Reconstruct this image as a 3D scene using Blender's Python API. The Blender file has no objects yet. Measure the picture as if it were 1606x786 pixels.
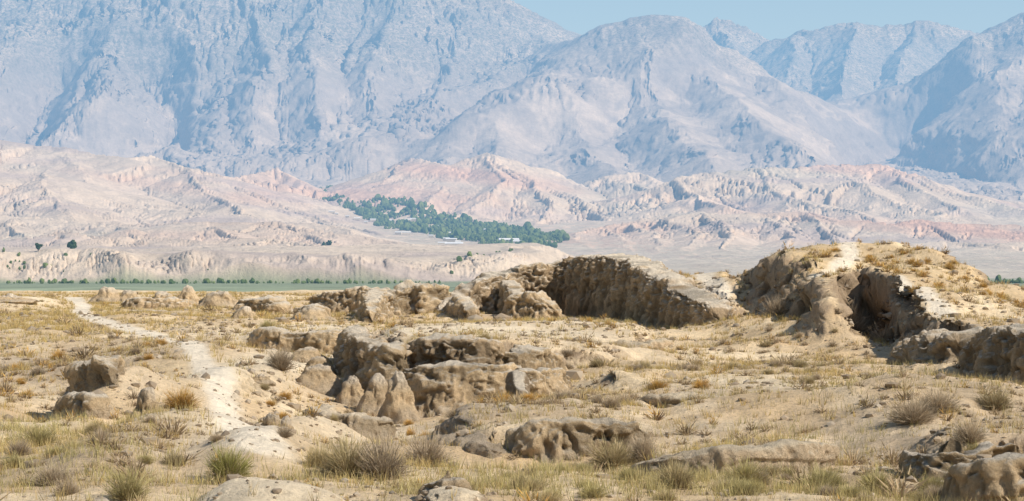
import bpy, bmesh, math, random, os
import numpy as np
from mathutils import Vector, Matrix

random.seed(7)
rng = np.random.default_rng(11)
F32 = np.float32
PXF = 3000.0            # focal length of the photograph in its own pixels
CX, CY = 803.0, 393.0
SUN_DIR = np.array([1.0, -0.52, 1.02]); SUN_DIR /= np.linalg.norm(SUN_DIR)

def at(px, py, d):      # a point of the place, seen in direction (px, py) at distance d
    return ((px - CX) / PXF * d, d, (CY - py) / PXF * d)

def xy(px, d):
    return ((px - CX) / PXF * d, d)

# ------------------------------------------------------------------ noise
def _hash(ix, iy, seed):
    h = (ix.astype(np.uint32) * np.uint32(374761393) + iy.astype(np.uint32) * np.uint32(668265263) + np.uint32((seed * 2246822519) & 0xffffffff))
    h = (h ^ (h >> np.uint32(13))) * np.uint32(1274126177)
    return h ^ (h >> np.uint32(16))

def _h01(ix, iy, seed):
    return (_hash(ix, iy, seed) & np.uint32(0xffffff)).astype(F32) / F32(0xffffff)

def perlin(x, y, seed=0):
    xi = np.floor(x).astype(np.int32); yi = np.floor(y).astype(np.int32)
    fx = (x - xi).astype(F32); fy = (y - yi).astype(F32)
    u = fx*fx*fx*(fx*(fx*6-15)+10); v = fy*fy*fy*(fy*(fy*6-15)+10)
    def g(dx, dy):
        a = _h01(xi+dx, yi+dy, seed) * F32(2*math.pi)
        return np.cos(a)*(fx-dx) + np.sin(a)*(fy-dy)
    n00, n10, n01, n11 = g(0,0), g(1,0), g(0,1), g(1,1)
    a = n00 + u*(n10-n00); b = n01 + u*(n11-n01)
    return (a + v*(b-a)) * F32(1.45)

def fbm(x, y, octv, seed=0, gain=.5, lac=2.03):
    s = 0; a = 1.0; f = 1.0; t = 0
    for o in range(octv):
        s = s + a*perlin(x*f + 17.3*o, y*f - 9.1*o, seed+o); t += a; a *= gain; f *= lac
    return s / t

def ridged(x, y, octv, seed=0, gain=.5, lac=2.03):
    s = 0; a = 1.0; f = 1.0; t = 0
    for o in range(octv):
        s = s + a*(1-np.abs(perlin(x*f + 17.3*o, y*f - 9.1*o, seed+o))*1.6); t += a; a *= gain; f *= lac
    return s / t

def _hash3(ix, iy, iz, seed):
    h = (ix.astype(np.uint32) * np.uint32(374761393) + iy.astype(np.uint32) * np.uint32(668265263) + iz.astype(np.uint32) * np.uint32(2147483647 - 5419) + np.uint32((seed * 2246822519) & 0xffffffff))
    h = (h ^ (h >> np.uint32(13))) * np.uint32(1274126177)
    h = (h ^ (h >> np.uint32(15))) * np.uint32(2246822519)
    return ((h ^ (h >> np.uint32(16))) & np.uint32(0xffffff)).astype(F32) / F32(0xffffff)

def vnoise3(p, seed=0):      # smooth value noise in space, -1..1
    pi = np.floor(p).astype(np.int32); f = (p - pi).astype(F32)
    f = f*f*f*(f*(f*6-15)+10)
    r = 0
    for dx in (0, 1):
        wx = f[:, 0] if dx else 1-f[:, 0]
        for dy in (0, 1):
            wy = f[:, 1] if dy else 1-f[:, 1]
            for dz in (0, 1):
                wz = f[:, 2] if dz else 1-f[:, 2]
                r = r + wx*wy*wz*_hash3(pi[:, 0]+dx, pi[:, 1]+dy, pi[:, 2]+dz, seed)
    return r*2-1

def fbm3(p, octv, seed=0, gain=.5):
    s = 0; a = 1.0; t = 0; q = p.astype(F32)
    for o in range(octv):
        s = s + a*vnoise3(q + 7.7*o, seed+o); t += a; a *= gain; q = q*2.03
    return s/t

def sstep(a, b, x):
    t = np.clip((x-a)/(b-a), 0, 1); return t*t*(3-2*t)

# ------------------------------------------------------------------ polylines and polygons in plan
def seg_dist(X, Y, pts, closed=False):
    """distance to a polyline, parameter along it and side (+ = right of its direction)"""
    best = np.full(X.shape, 1e12, F32); val = np.zeros(X.shape, F32); side = np.ones(X.shape, F32)
    n = len(pts); m = n if closed else n-1
    for i in range(m):
        a = pts[i]; b = pts[(i+1) % n]
        ax, ay = a[0], a[1]; dx, dy = b[0]-ax, b[1]-ay; L2 = dx*dx+dy*dy+1e-9
        t = np.clip(((X-ax)*dx + (Y-ay)*dy)/L2, 0, 1).astype(F32)
        ex = X-(ax+t*dx); ey = Y-(ay+t*dy)
        d = ex*ex+ey*ey
        m_ = d < best
        best = np.where(m_, d, best); val = np.where(m_, i+t, val)
        side = np.where(m_, np.where(dx*ey-dy*ex < 0, 1, -1), side)
    return np.sqrt(best), val, side

def lerp_at(vals, t):
    return np.interp(t, np.arange(len(vals)), np.asarray(vals, float)).astype(F32)

def inside(X, Y, poly):
    r = np.zeros(X.shape, bool); n = len(poly)
    for i in range(n):
        x0, y0 = poly[i][:2]; x1, y1 = poly[(i+1) % n][:2]
        c = ((y0 > Y) != (y1 > Y)) & (X < (x1-x0)*(Y-y0)/(y1-y0+1e-12)+x0)
        r ^= c
    return r

def sdf(X, Y, poly):        # signed distance, positive inside
    d, _, _ = seg_dist(X, Y, poly, True)
    return np.where(inside(X, Y, poly), d, -d)

# ------------------------------------------------------------------ fan shaped terrain sheets
class Sheet:
    def __init__(s, px, d):
        s.px = np.asarray(px, F32); s.d = np.asarray(d, F32)
        s.T, s.D = np.meshgrid((s.px-CX)/PXF, s.d)
        s.T = s.T.astype(F32); s.D = s.D.astype(F32)
        s.X = s.T*s.D; s.Y = s.D
    def grad(s, Z):
        zt = np.gradient(Z, s.T[0], axis=1); zd = np.gradient(Z, s.d, axis=0)
        return (zt/s.D).astype(F32), (zd - s.T/s.D*zt).astype(F32)
    def sample(s, Z, x, y):
        x = np.asarray(x, float); y = np.asarray(y, float)
        c = np.interp(x/y, s.T[0], np.arange(len(s.px))); r = np.interp(y, s.d, np.arange(len(s.d)))
        c0 = np.clip(c.astype(int), 0, len(s.px)-2); r0 = np.clip(r.astype(int), 0, len(s.d)-2)
        fc = c-c0; fr = r-r0
        return (Z[r0, c0]*(1-fc)*(1-fr)+Z[r0, c0+1]*fc*(1-fr)+Z[r0+1, c0]*(1-fc)*fr+Z[r0+1, c0+1]*fc*fr)

def grid_faces(nr, nc, wrap=False):
    i = np.arange(nr-1)[:, None]*nc; j = np.arange(nc if wrap else nc-1)[None, :]
    j1 = (j+1) % nc
    return np.stack([i+j, i+j1, i+nc+j1, i+nc+j], -1).reshape(-1, 4)

def mesh_from(name, V, Fq, col=None, smooth=True, cols=None):
    """V (n,3); Fq (m,4) or (m,3) vertex indices; col (n,3|4) per-vertex colour"""
    me = bpy.data.meshes.new(name)
    V = np.asarray(V, F32); Fq = np.asarray(Fq, np.int32)
    k = Fq.shape[1]; m = len(Fq)
    me.vertices.add(len(V)); me.vertices.foreach_set('co', V.ravel())
    me.loops.add(m*k); me.loops.foreach_set('vertex_index', Fq.ravel())
    me.polygons.add(m); me.polygons.foreach_set('loop_start', np.arange(0, m*k, k, dtype=np.int32))
    try: me.polygons.foreach_set('loop_total', np.full(m, k, np.int32))
    except Exception: pass
    me.polygons.foreach_set('use_smooth', np.full(m, smooth, bool))
    me.update(calc_edges=True)
    if col is not None:
        a = me.color_attributes.new('tint', 'FLOAT_COLOR', 'POINT')
        c = np.ones((len(V), 4), F32); c[:, :col.shape[1]] = col
        a.data.foreach_set('color', c.ravel())
    return me

def link(name, me, mat=None, parent=None):
    o = bpy.data.objects.new(name, me)
    if mat is not None and me is not None and not me.materials: me.materials.append(mat)
    bpy.context.scene.collection.objects.link(o)
    if parent is not None: o.parent = parent
    return o

def tag(o, label=None, cat=None, group=None, kind=None):
    if label: o['label'] = label
    if cat: o['category'] = cat
    if group: o['group'] = group
    if kind: o['kind'] = kind
    return o

def empty(name, loc, rz=0.0):
    o = bpy.data.objects.new(name, None); o.empty_display_size = .2
    bpy.context.scene.collection.objects.link(o)
    o.location = loc; o.rotation_euler = (0, 0, rz); return o

# ------------------------------------------------------------------ materials
def new_mat(name):
    m = bpy.data.materials.new(name); m.use_nodes = True
    nt = m.node_tree; nt.nodes.clear()
    out = nt.nodes.new('ShaderNodeOutputMaterial')
    return m, nt, out

def N(nt, kind, **kw):
    n = nt.nodes.new(kind)
    for k, v in kw.items():
        if k in n.inputs and not hasattr(n, k): n.inputs[k].default_value = v
        else:
            try: setattr(n, k, v)
            except Exception: n.inputs[k].default_value = v
    return n

def mixc(nt, blend, fac, a, b):
    n = nt.nodes.new('ShaderNodeMix'); n.data_type = 'RGBA'; n.blend_type = blend; n.clamp_factor = True
    for sock, v in ((n.inputs[0], fac), (n.inputs[6], a), (n.inputs[7], b)):
        if isinstance(v, bpy.types.NodeSocket): nt.links.new(v, sock)
        elif isinstance(v, (int, float)): sock.default_value = v if sock == n.inputs[0] else (v, v, v, 1)
        else: sock.default_value = (*v, 1)
    return n.outputs[2]

def ramp(nt, src, stops):
    r = nt.nodes.new('ShaderNodeValToRGB')
    e = r.color_ramp.elements
    while len(e) < len(stops): e.new(.5)
    for el, (p, c) in zip(e, stops):
        el.position = p; el.color = (*c, 1) if not isinstance(c, (int, float)) else (c, c, c, 1)
    nt.links.new(src, r.inputs[0]); return r.outputs[0]

def noise(nt, scale, detail=5, rough=.6, vec=None, dist=0.0, kind='ShaderNodeTexNoise'):
    n = nt.nodes.new(kind); n.inputs['Scale'].default_value = scale
    if 'Detail' in n.inputs: n.inputs['Detail'].default_value = detail
    if 'Roughness' in n.inputs and kind == 'ShaderNodeTexNoise': n.inputs['Roughness'].default_value = rough
    if vec is not None: nt.links.new(vec, n.inputs['Vector'])
    return n

def tinted_ground(name, scales, contrast=.35, bump=((1.0, .3),), speck=None, rough=.95, bumpdist=1.0):
    """vertex tint x fractal noise, several bumps"""
    m, nt, out = new_mat(name)
    b = N(nt, 'ShaderNodeBsdfPrincipled'); b.inputs['Roughness'].default_value = rough
    b.inputs['Specular IOR Level'].default_value = .15
    geo = nt.nodes.new('ShaderNodeNewGeometry'); pos = geo.outputs['Position']
    at_ = nt.nodes.new('ShaderNodeAttribute'); at_.attribute_name = 'tint'
    c = at_.outputs['Color']
    for i, (sc, amt) in enumerate(scales):
        n = noise(nt, sc, 6, .65, pos)
        r = ramp(nt, n.outputs['Fac'], ((.25, 1-amt), (.75, 1+amt*.7)))
        c = mixc(nt, 'MULTIPLY', 1.0, c, r)
    if speck:
        for (sc, lo, hi, colr, amt) in speck:
            n = noise(nt, sc, 3, .7, pos)
            r = ramp(nt, n.outputs['Fac'], ((lo, 0), (hi, amt)))
            al = nt.nodes.new('ShaderNodeMath'); al.operation = 'MULTIPLY'
            nt.links.new(r, al.inputs[0]); nt.links.new(at_.outputs['Alpha'], al.inputs[1])
            c = mixc(nt, 'MIX', al.outputs[0], c, colr)
    nt.links.new(c, b.inputs['Base Color'])
    prev = None
    for (sc, dist) in bump:
        n = noise(nt, sc, 8, .68, pos)
        bp = nt.nodes.new('ShaderNodeBump'); bp.inputs['Distance'].default_value = dist; bp.inputs['Strength'].default_value = 1
        nt.links.new(n.outputs['Fac'], bp.inputs['Height'])
        if prev is not None: nt.links.new(prev, bp.inputs['Normal'])
        prev = bp.outputs['Normal']
    if prev is not None: nt.links.new(prev, b.inputs['Normal'])
    nt.links.new(b.outputs[0], out.inputs[0])
    return m
# ================================================================== the far country: mountains, foothills, valley
QUICK = os.environ.get("SCN_Q") == "1"
def gully(X, Y, gx, gy, wl, seed):
    """stripes that run down the slope: -1 in the gully, 1 on the rib"""
    x = X/wl; y = Y/wl
    L = np.sqrt(gx*gx+gy*gy)+1e-6
    px = -gy/L; py = gx/L
    ix = np.floor(x).astype(np.int32); iy = np.floor(y).astype(np.int32)
    acc = 0; tot = 0
    for i in (-1, 0, 1):
        for j in (-1, 0, 1):
            cx = ix+i; cy = iy+j
            ox = cx + _h01(cx, cy, seed); oy = cy + _h01(cx, cy, seed+91)
            ex = (x-ox).astype(F32); ey = (y-oy).astype(F32)
            w = np.exp(-2.4*(ex*ex+ey*ey)); 
            acc = acc + w*np.cos((ex*px+ey*py)*F32(2*math.pi)); tot = tot + w
    return acc/tot

def ridge_field(X, Y, ridges, floor, k=0.0):
    H = np.full(X.shape, -1e4, F32)
    for r in ridges:
        pts = [at(*p) for p in r['p']]
        d, t, side = seg_dist(X, Y, pts)
        z = lerp_at([p[2] for p in pts], t)
        s = np.where(side > 0, r['r'], r['l'])
        nseg = len(pts)-1; endc = (t <= 1e-4) | (t >= nseg-1e-4)
        s = np.where(endc, min(r['r'], r['l']), s)
        amp = np.maximum(z-floor, 1)
        f = r.get('c', .6)
        q = d*s/amp
        h = floor + amp*(f*np.exp(-q*1.25)+(1-f)*np.clip(1-q, 0, 1)) - r.get('drop', 0)
        H = np.maximum(H, h)
    return H

def upsample(Zc, cr, rr, nr, nc):
    a = np.array([np.interp(np.arange(nr), rr, Zc[:, j]) for j in range(Zc.shape[1])]).T
    return np.array([np.interp(np.arange(nc), cr, a[i]) for i in range(nr)]).astype(F32)

MOUNT = [   # l / r: slope on the left / right hand of the ridge walked in the given order
  # left massif, crest above the frame
  dict(p=[(-500,-150,12900),(-200,-120,12800),(150,-120,12600),(400,-130,12500),(600,-110,12400),(655,-60,12300),(715,0,12000),(755,24,11900),(800,52,11800),(842,70,11800)], l=.55, r=.52),
  dict(p=[(-260,-120,12700),(-170,-20,11200),(-150,60,10300),(-140,150,9400),(-150,240,8600)], l=.5, r=.52),
  dict(p=[(-20,-110,12600),(-10,0,11300),(0,70,10400),(8,110,9900),(0,180,9300),(-20,230,8800)], l=.5, r=1.0),
  dict(p=[(150,-120,12600),(140,0,11400),(120,40,10700),(82,64,10300),(62,115,9900),(25,180,9400),(10,215,8900),(60,270,8500)], l=.42, r=1.15),
  dict(p=[(150,-60,11900),(160,20,11000),(180,64,10400),(215,80,10100),(235,130,9700),(230,200,9200),(200,260,8600)], l=.5, r=.5),
  dict(p=[(330,-120,12500),(330,0,11300),(310,80,10400),(300,108,10100),(296,150,9700),(280,190,9300),(250,225,8800)], l=.45, r=1.2),
  dict(p=[(380,-20,11600),(400,40,10800),(410,100,10200),(400,150,9800),(390,210,9300),(370,290,8500)], l=.5, r=.52),
  dict(p=[(520,-120,12400),(500,0,11300),(480,60,10600),(490,110,10100),(510,160,9700),(500,230,9100),(470,300,8300)], l=.5, r=.52),
  dict(p=[(650,-90,12300),(620,10,11300),(590,70,10600),(580,120,10100),(600,175,9600),(590,240,9000),(560,300,8200)], l=.5, r=.52),
  dict(p=[(715,0,12000),(705,50,11300),(690,100,10700),(670,150,10200),(650,200,9600)], l=.6, r=.8),
  dict(p=[(800,52,11800),(785,84,11300),(770,110,10900)], l=.6, r=.7),
  # central massif
  dict(p=[(842,70,11800),(880,64,11500),(905,54,11200),(950,36,10900),(968,24,10800),(1000,10,10800),(1045,10,10800),(1092,16,10900),(1120,38,10900),(1200,86,10600),(1240,108,10400),(1295,140,10200),(1345,180,9700),(1390,225,9200),(1404,262,8700)], l=.6, r=.42),
  dict(p=[(905,58,11200),(850,92,10800),(820,112,10500),(750,163,9900),(692,190,9400),(640,218,8900),(600,268,8100),(548,312,7300)], l=.5, r=1.1, c=.3),
  dict(p=[(870,84,10900),(885,130,10200),(900,180,9400),(940,240,8500),(980,290,7700)], l=.4, r=.5),
  dict(p=[(960,50,10800),(1000,120,10000),(1040,180,9200),(1090,230,8400),(1130,280,7700)], l=.38, r=.5),
  dict(p=[(1060,60,10700),(1110,120,10000),(1170,170,9300),(1230,215,8700),(1290,262,8000)], l=.38, r=.5),
  dict(p=[(1200,90,10600),(1250,140,10000),(1300,185,9500),(1340,235,8900),(1370,275,8300)], l=.4, r=.5),
  dict(p=[(800,125,10300),(790,180,9500),(780,230,8700),(770,275,7900)], l=.4, r=.5),
  dict(p=[(720,190,9500),(700,240,8700),(690,290,7800)], l=.4, r=.5),
  # right massif: steep shaded left flank
  dict(p=[(1900,-10,11900),(1750,10,11700),(1640,6,11500),(1606,6,11500),(1586,8,11400),(1560,16,11350),(1530,20,11300),(1500,36,11200),(1526,68,11000),(1532,98,10700),(1462,128,10400),(1420,148,10200),(1384,176,9900),(1425,196,9500),(1440,222,9200),(1468,262,8700),(1512,300,8100),(1572,314,7600)], l=.33, r=1.3, c=.5),
  dict(p=[(1700,40,11000),(1660,120,10000),(1640,180,9300),(1640,240,8600),(1660,300,7900)], l=.35, r=.35),
  dict(p=[(1606,60,11000),(1570,130,10100),(1560,190,9400),(1580,250,8600),(1620,300,7900)], l=.3, r=.35),
]
FARPK = [
  dict(p=[(1060,60,15400),(1090,38,15300),(1121,21,15200),(1150,30,15200),(1180,46,15200),(1216,62,15200),(1300,110,15000)], l=.6, r=.6),
  dict(p=[(1150,100,14400),(1200,66,14300),(1250,48,14300),(1290,37,14200),(1340,27,14200),(1388,33,14200),(1435,30,14200),(1480,34,14200),(1520,42,14300),(1600,70,14400),(1800,120,14400)], l=.6, r=.55),
  dict(p=[(1340,27,14200),(1330,90,13100),(1320,140,12300)], l=.6, r=.6),
  dict(p=[(1435,30,14200),(1420,90,13200),(1400,140,12300)], l=.6, r=.6),
  dict(p=[(1250,48,14300),(1240,100,13300)], l=.6, r=.6),
  dict(p=[(1121,21,15200),(1150,70,14300)], l=.6, r=.6),
]
HILLS = [
  # left hills
  dict(p=[(-400,190,6300),(-100,196,6300),(0,214,6400),(70,226,6400),(140,238,6300),(200,246,6200),(240,240,6300),(290,256,6100),(350,284,5950),(420,306,5800),(470,326,5700),(520,345,5500),(610,374,5000),(700,390,4600),(780,402,4200)], l=.25, r=.2, c=.4),
  dict(p=[(-350,240,5300),(-100,250,5300),(20,268,5300),(90,282,5300),(170,306,5200),(240,326,5000),(330,334,4800),(420,340,4700),(520,352,4600),(600,376,4300)], l=.3, r=.13, c=.3),
  dict(p=[(-300,330,4400),(-50,336,4400),(60,338,4400),(180,345,4300),(260,350,4200),(340,348,4150),(430,348,4150),(520,362,4050)], l=.3, r=.14),
  dict(p=[(-300,372,3700),(0,372,3700),(80,362,3800),(170,372,3650),(250,366,3700),(330,376,3600),(430,372,3600),(500,384,3500),(600,392,3450),(700,402,3400)], l=.25, r=.12),
  dict(p=[(340,282,6700),(400,268,6900),(425,262,7000),(470,290,6800),(520,310,6700)], l=.33, r=.33),
  # middle hill by the village
  dict(p=[(540,316,7100),(570,292,7100),(610,262,7200),(650,246,7200),(690,254,7000),(720,262,6900)], l=.4, r=.25, c=.25),
  dict(p=[(690,262,6950),(740,245,7050),(765,236,7050),(790,252,6900),(840,278,6700),(890,298,6500),(930,322,6200),(960,345,5900)], l=.3, r=.24, c=.25),
  dict(p=[(650,250,7150),(690,290,6600),(655,330,6000)], l=.33, r=.33, c=.25),
  dict(p=[(765,240,7000),(790,275,6600),(760,310,6200),(700,346,5750)], l=.33, r=.33, c=.25),
  dict(p=[(840,280,6600),(860,320,6100),(850,350,5750)], l=.33, r=.33, c=.25),
  dict(p=[(900,300,7300),(940,275,7500),(1000,268,7600),(1050,290,7400),(1100,300,7300)], l=.33, r=.33),
  dict(p=[(880,320,6900),(920,290,7100),(960,282,7100),(1000,285,7000),(1040,310,6800)], l=.33, r=.33),
  # right hills
  dict(p=[(985,345,6000),(1030,318,6200),(1046,292,6400),(1062,276,6500),(1100,268,6600),(1180,262,6700),(1260,258,6750),(1320,256,6900),(1390,258,6900),(1450,280,6700),(1520,306,6400),(1610,326,6100),(1750,340,5900),(1900,340,5900)], l=.3, r=.2, c=.3),
  dict(p=[(1180,264,6650),(1230,300,6200),(1270,318,5950),(1350,330,5700)], l=.28, r=.28),
  dict(p=[(1300,258,6850),(1360,290,6300),(1400,315,6000),(1480,330,5700)], l=.28, r=.28),
  dict(p=[(1060,280,6450),(1090,310,6000),(1150,322,5750)], l=.28, r=.28),
  dict(p=[(1390,262,6850),(1460,300,6300),(1500,322,6000)], l=.28, r=.28),
  # lower right badlands
  dict(p=[(838,398,4500),(870,384,4700),(910,366,4950),(950,352,5150),(1000,342,5250),(1060,334,5300),(1110,330,5200),(1160,336,5150),(1205,330,5200),(1262,330,5200),(1300,346,5000),(1350,346,5000),(1400,350,4950),(1450,342,5000),(1510,346,4950),(1606,350,4900),(1800,350,4900)], l=.3, r=.16, c=.3),
  dict(p=[(1110,332,5150),(1130,370,4600),(1160,400,4200)], l=.33, r=.33, c=.2),
  dict(p=[(1000,344,5200),(1030,380,4600),(1060,405,4200)], l=.33, r=.33, c=.2),
  dict(p=[(1262,332,5150),(1290,370,4600),(1310,400,4200)], l=.33, r=.33, c=.2),
  dict(p=[(910,368,4900),(930,395,4500),(960,415,4100)], l=.33, r=.33, c=.2),
  dict(p=[(1350,390,4200),(1400,380,4400),(1480,376,4450),(1560,384,4300),(1650,380,4400),(1800,380,4400)], l=.3, r=.14, c=.3),
  dict(p=[(1200,334,5200),(1215,360,4750),(1240,395,4300)], l=.3, r=.3, c=.2),
  dict(p=[(1060,336,5250),(1075,370,4700),(1090,400,4300)], l=.3, r=.3, c=.2),
  dict(p=[(960,356,5100),(985,385,4600),(1000,408,4200)], l=.3, r=.3, c=.2),
  dict(p=[(1450,346,5000),(1440,370,4700)], l=.3, r=.3, c=.2),
  dict(p=[(1530,350,4950),(1520,372,4650)], l=.3, r=.3, c=.2),
  dict(p=[(100,240,6300),(130,290,5500),(190,320,5000)], l=.22, r=.22, c=.3),
  dict(p=[(290,258,6100),(330,300,5500),(380,330,5000)], l=.25, r=.25, c=.3),
  dict(p=[(60,270,5300),(90,310,4800),(110,335,4500)], l=.2, r=.2, c=.3),
  dict(p=[(180,347,4300),(210,370,3900),(220,392,3500)], l=.2, r=.2, c=.3),
  dict(p=[(340,350,4150),(370,375,3750),(380,398,3400)], l=.2, r=.2, c=.3),
  dict(p=[(40,340,4400),(30,370,3900),(40,392,3500)], l=.2, r=.2, c=.3),
  dict(p=[(480,362,4050),(520,385,3700),(540,400,3400)], l=.2, r=.2, c=.3),
]
def valley_floor(X, Y):
    return np.interp(Y, [0, 2300, 2900, 3500, 4300, 5000, 6000, 7000, 8000, 9500, 12000], [-44, -44, -42, -30, -6, 28, 84, 150, 250, 380, 500]).astype(F32)

step = 3.2 if QUICK else 1.65
sh = Sheet(np.arange(-330, 1936, step), np.exp(np.arange(math.log(2250), math.log(16500), .0045 if QUICK else .0016)))
nr, nc = sh.D.shape
kr, kc = 3, 3
rr = np.unique(np.append(np.arange(0, nr, kr), nr-1)); cc = np.unique(np.append(np.arange(0, nc, kc), nc-1))
Xc = sh.X[np.ix_(rr, cc)]; Yc = sh.Y[np.ix_(rr, cc)]
wx = Xc + 75*fbm(Xc/1100, Yc/1100, 4, 3) ; wy = Yc + 110*fbm(Xc/1100, Yc/1100, 4, 23)
wx = wx + 28*fbm(Xc/260, Yc/260, 3, 43); wy = wy + 45*fbm(Xc/260, Yc/260, 3, 53)
fl = valley_floor(Xc, Yc)
CANYON = [([(98,52,10600),(66,100,10000),(36,150,9500),(0,200,8950)], 310, 190), ([(236,72,10600),(262,112,10100),(262,158,9700),(236,200,9200)], 300, 180),
          ([(1435,112,10800),(1352,172,10050),(1392,215,9500),(1428,262,8800),(1475,308,8000)], 400, 270), ([(846,96,11000),(735,172,9900),(630,228,8900),(538,312,7500)], 110, 110)]
mt = ridge_field(wx, wy, MOUNT, fl-60)
def box(Zin, r, axis):
    pad = [(0, 0), (0, 0)]; pad[axis] = (r+1, r); c = np.cumsum(np.pad(Zin.astype(np.float64), pad, 'edge'), axis=axis); n_ = Zin.shape[axis]
    return ((np.take(c, range(2*r+1, 2*r+1+n_), axis)-np.take(c, range(0, n_), axis))/(2*r+1)).astype(F32)
ks = .5 if QUICK else 1.0
def blur(Zin, r, c):
    for _ in range(2): Zin = box(box(Zin, max(1, int(r*ks)), 0), max(1, int(c*ks)), 1)
    return Zin
_pyc = CY-mt/Yc*PXF; _pxc = Xc/Yc*PXF+CX
_ed = np.interp(_pyc, [40, 92, 112, 163, 190, 218, 268, 316], [858, 850, 820, 750, 692, 640, 600, 548])
_k = blur(sstep(-30, 60, _pxc-_ed), 3, 4)
mt = blur(mt, 2, 1)*(1-_k) + blur(mt, 3, 2)*_k
for cp, dep, wid in CANYON:
    dd, _, _ = seg_dist(wx, wy, [xy(p[0], p[2]) for p in cp])
    mt = mt - dep*np.exp(-(dd/wid)**2)
fp = ridge_field(wx, wy, FARPK, fl-60)
hx = Xc + 70*fbm(Xc/500, Yc/500, 4, 63); hy = Yc + 60*fbm(Xc/500, Yc/500, 4, 73)
hl = ridge_field(hx, hy, HILLS, fl-25)
# the flat terrace and the eroded bluff under it
TERR = [xy(-400,2750), xy(0,2700), xy(200,2680), xy(400,2650), xy(600,2680), xy(760,2750), xy(822,2900), xy(840,3300), xy(780,3900), xy(500,4600), xy(-400,4600)]
tsd = sdf(Xc + 60*fbm(Xc/160, Yc/160, 4, 83), Yc + 70*fbm(Xc/160, Yc/160, 4, 93), TERR)
terr = np.where(tsd > -400, -44 + 40*sstep(-120, 8, tsd) + np.clip((Yc-2650)*.012, 0, 60), -1e3)
def smax(a, b, k):
    h = np.clip(.5+.5*(a-b)/k, 0, 1); return b*(1-h)+a*h + k*h*(1-h)
Zc = smax(fl, np.maximum(mt, fp), 40.)
Zc = smax(Zc, hl, 14.)
Zc = smax(Zc, terr, 4.)
# which country is this: 0 valley 1 hills 2 mountain 3 far peaks
whc = np.where(fp > mt+0, 3., 2.); whc = np.where((hl > np.maximum(mt, fp)) | (Yc < 6200), 1., whc)
whc = np.where((np.maximum(hl, terr) < fl+3) & (whc < 1.5), 0., whc)
Z = upsample(Zc, cc, rr, nr, nc)
mtn = upsample((whc > 1.5).astype(F32), cc, rr, nr, nc)
farp = upsample((whc > 2.5).astype(F32), cc, rr, nr, nc)
flU = valley_floor(sh.X, sh.Y)
above = np.clip((Z-flU)/30, 0, 1)
hill = (1-mtn)*above
tsdU = upsample(tsd.astype(F32), cc, rr, nr, nc)
Zb = Z.copy()
X, Y = sh.X, sh.Y
Z0 = Z
fold = fbm(X/850, Y/1100, 5, 611, .52)
Z = Z + (sh.Y > 0)*(mtn*95*fold + hill*16*fbm(X/420, Y/520, 4, 621))
gx, gy = sh.grad(Z)
def slope_of(gx, gy): return np.sqrt(gx*gx+gy*gy)
cav = np.zeros_like(Z)
nearbl = 1-.6*sstep(-260, -140, tsdU)*(1-sstep(60, 160, tsdU))*(Y < 3600)
_sl = slope_of(gx, gy); sbase = np.clip(_sl/.38, 0, 1.25)*(1-.75*sstep(.8, 1.4, _sl))
# the left massif is rugged, the middle and right flanks are smooth
_cx = X/Y*PXF+CX; _cy = CY-Zb/Y*PXF
edge = np.interp(_cy, [40, 92, 112, 163, 190, 218, 268, 316], [858, 850, 820, 750, 692, 640, 600, 548])
rug = 1-sstep(-25, 35, _cx-edge)*.62
rug = np.where(farp > .5, .6, rug)
mtn_r = mtn*rug
for o, (wl, am, ah) in enumerate(((1000, 34, 7), (460, 17, 9), (210, 8, 7), (95, 2.6, 3), (50, .8, 1.2))):
    e = gully(X + 40*perlin(X/wl/1.7, Y/wl/1.7, 7+o), Y, gx, gy, wl, 101+o*7)
    s = sbase
    var = .55 + .9*np.clip(fbm(X/900, Y/900, 3, 300+o)+.35, 0, 1)
    a = (mtn*am*(rug if o < 4 else rug*rug) + hill*ah*1.35*var*nearbl)*s
    e = np.where(e > 0, e, e*1.25)*np.clip(.75+1.3*fbm(X/(wl*2.2), Y/(wl*2.2), 3, 700+o), 0, 1.6)
    Z = Z + a*(e-.35)
    cav += (e)*(a > 1)*(.25)
    gx, gy = sh.grad(Z)
# rock bands on the mountains
band = fbm(X/700, Y/700, 4, 401)
cl = sstep(-.05, .3, band + .12)*mtn_r
zz = Z + 40*fbm(X/500, Y/500, 3, 411)
for (per, am) in ((210, 24), (88, 8)):
    fr = (zz/per) % 1.0
    stp = np.where(fr < .62, fr/.62*.25, .25+(fr-.62)/.38*.75)
    Z = Z + (stp-fr)*am*2.0*cl*np.clip(1.25-above*0, 0, 1)
crag = ridged(X/240, Y/240, 5, 421)
_g = slope_of(*sh.grad(Z)); notst = 1-.85*sstep(.6, 1.2, _g)
Z += notst*mtn_r*(crag-.55)*24*np.clip(.35+cl, 0, 1.2)
Z += notst*mtn_r*fbm(X/60, Y/60, 3, 431)*3
Z += hill*fbm(X/120, Y/120, 4, 441)*2.5
Z += (1-above)*sstep(2950, 3400, Y)*(6*ridged(X/190, Y/330, 4, 443)+3*fbm(X/70, Y/110, 3, 444))
# fluting of the bluff
bl = sstep(-110, -40, tsdU)*(1-sstep(5, 40, tsdU))*(Y < 3600)
Z += bl*(np.abs(perlin((X+Y*.3)/85, Y/200, 451))*-16+6)
Z = np.where(Y < 2600, -44, Z)
far_sheet, far_Z = sh, Z

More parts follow.
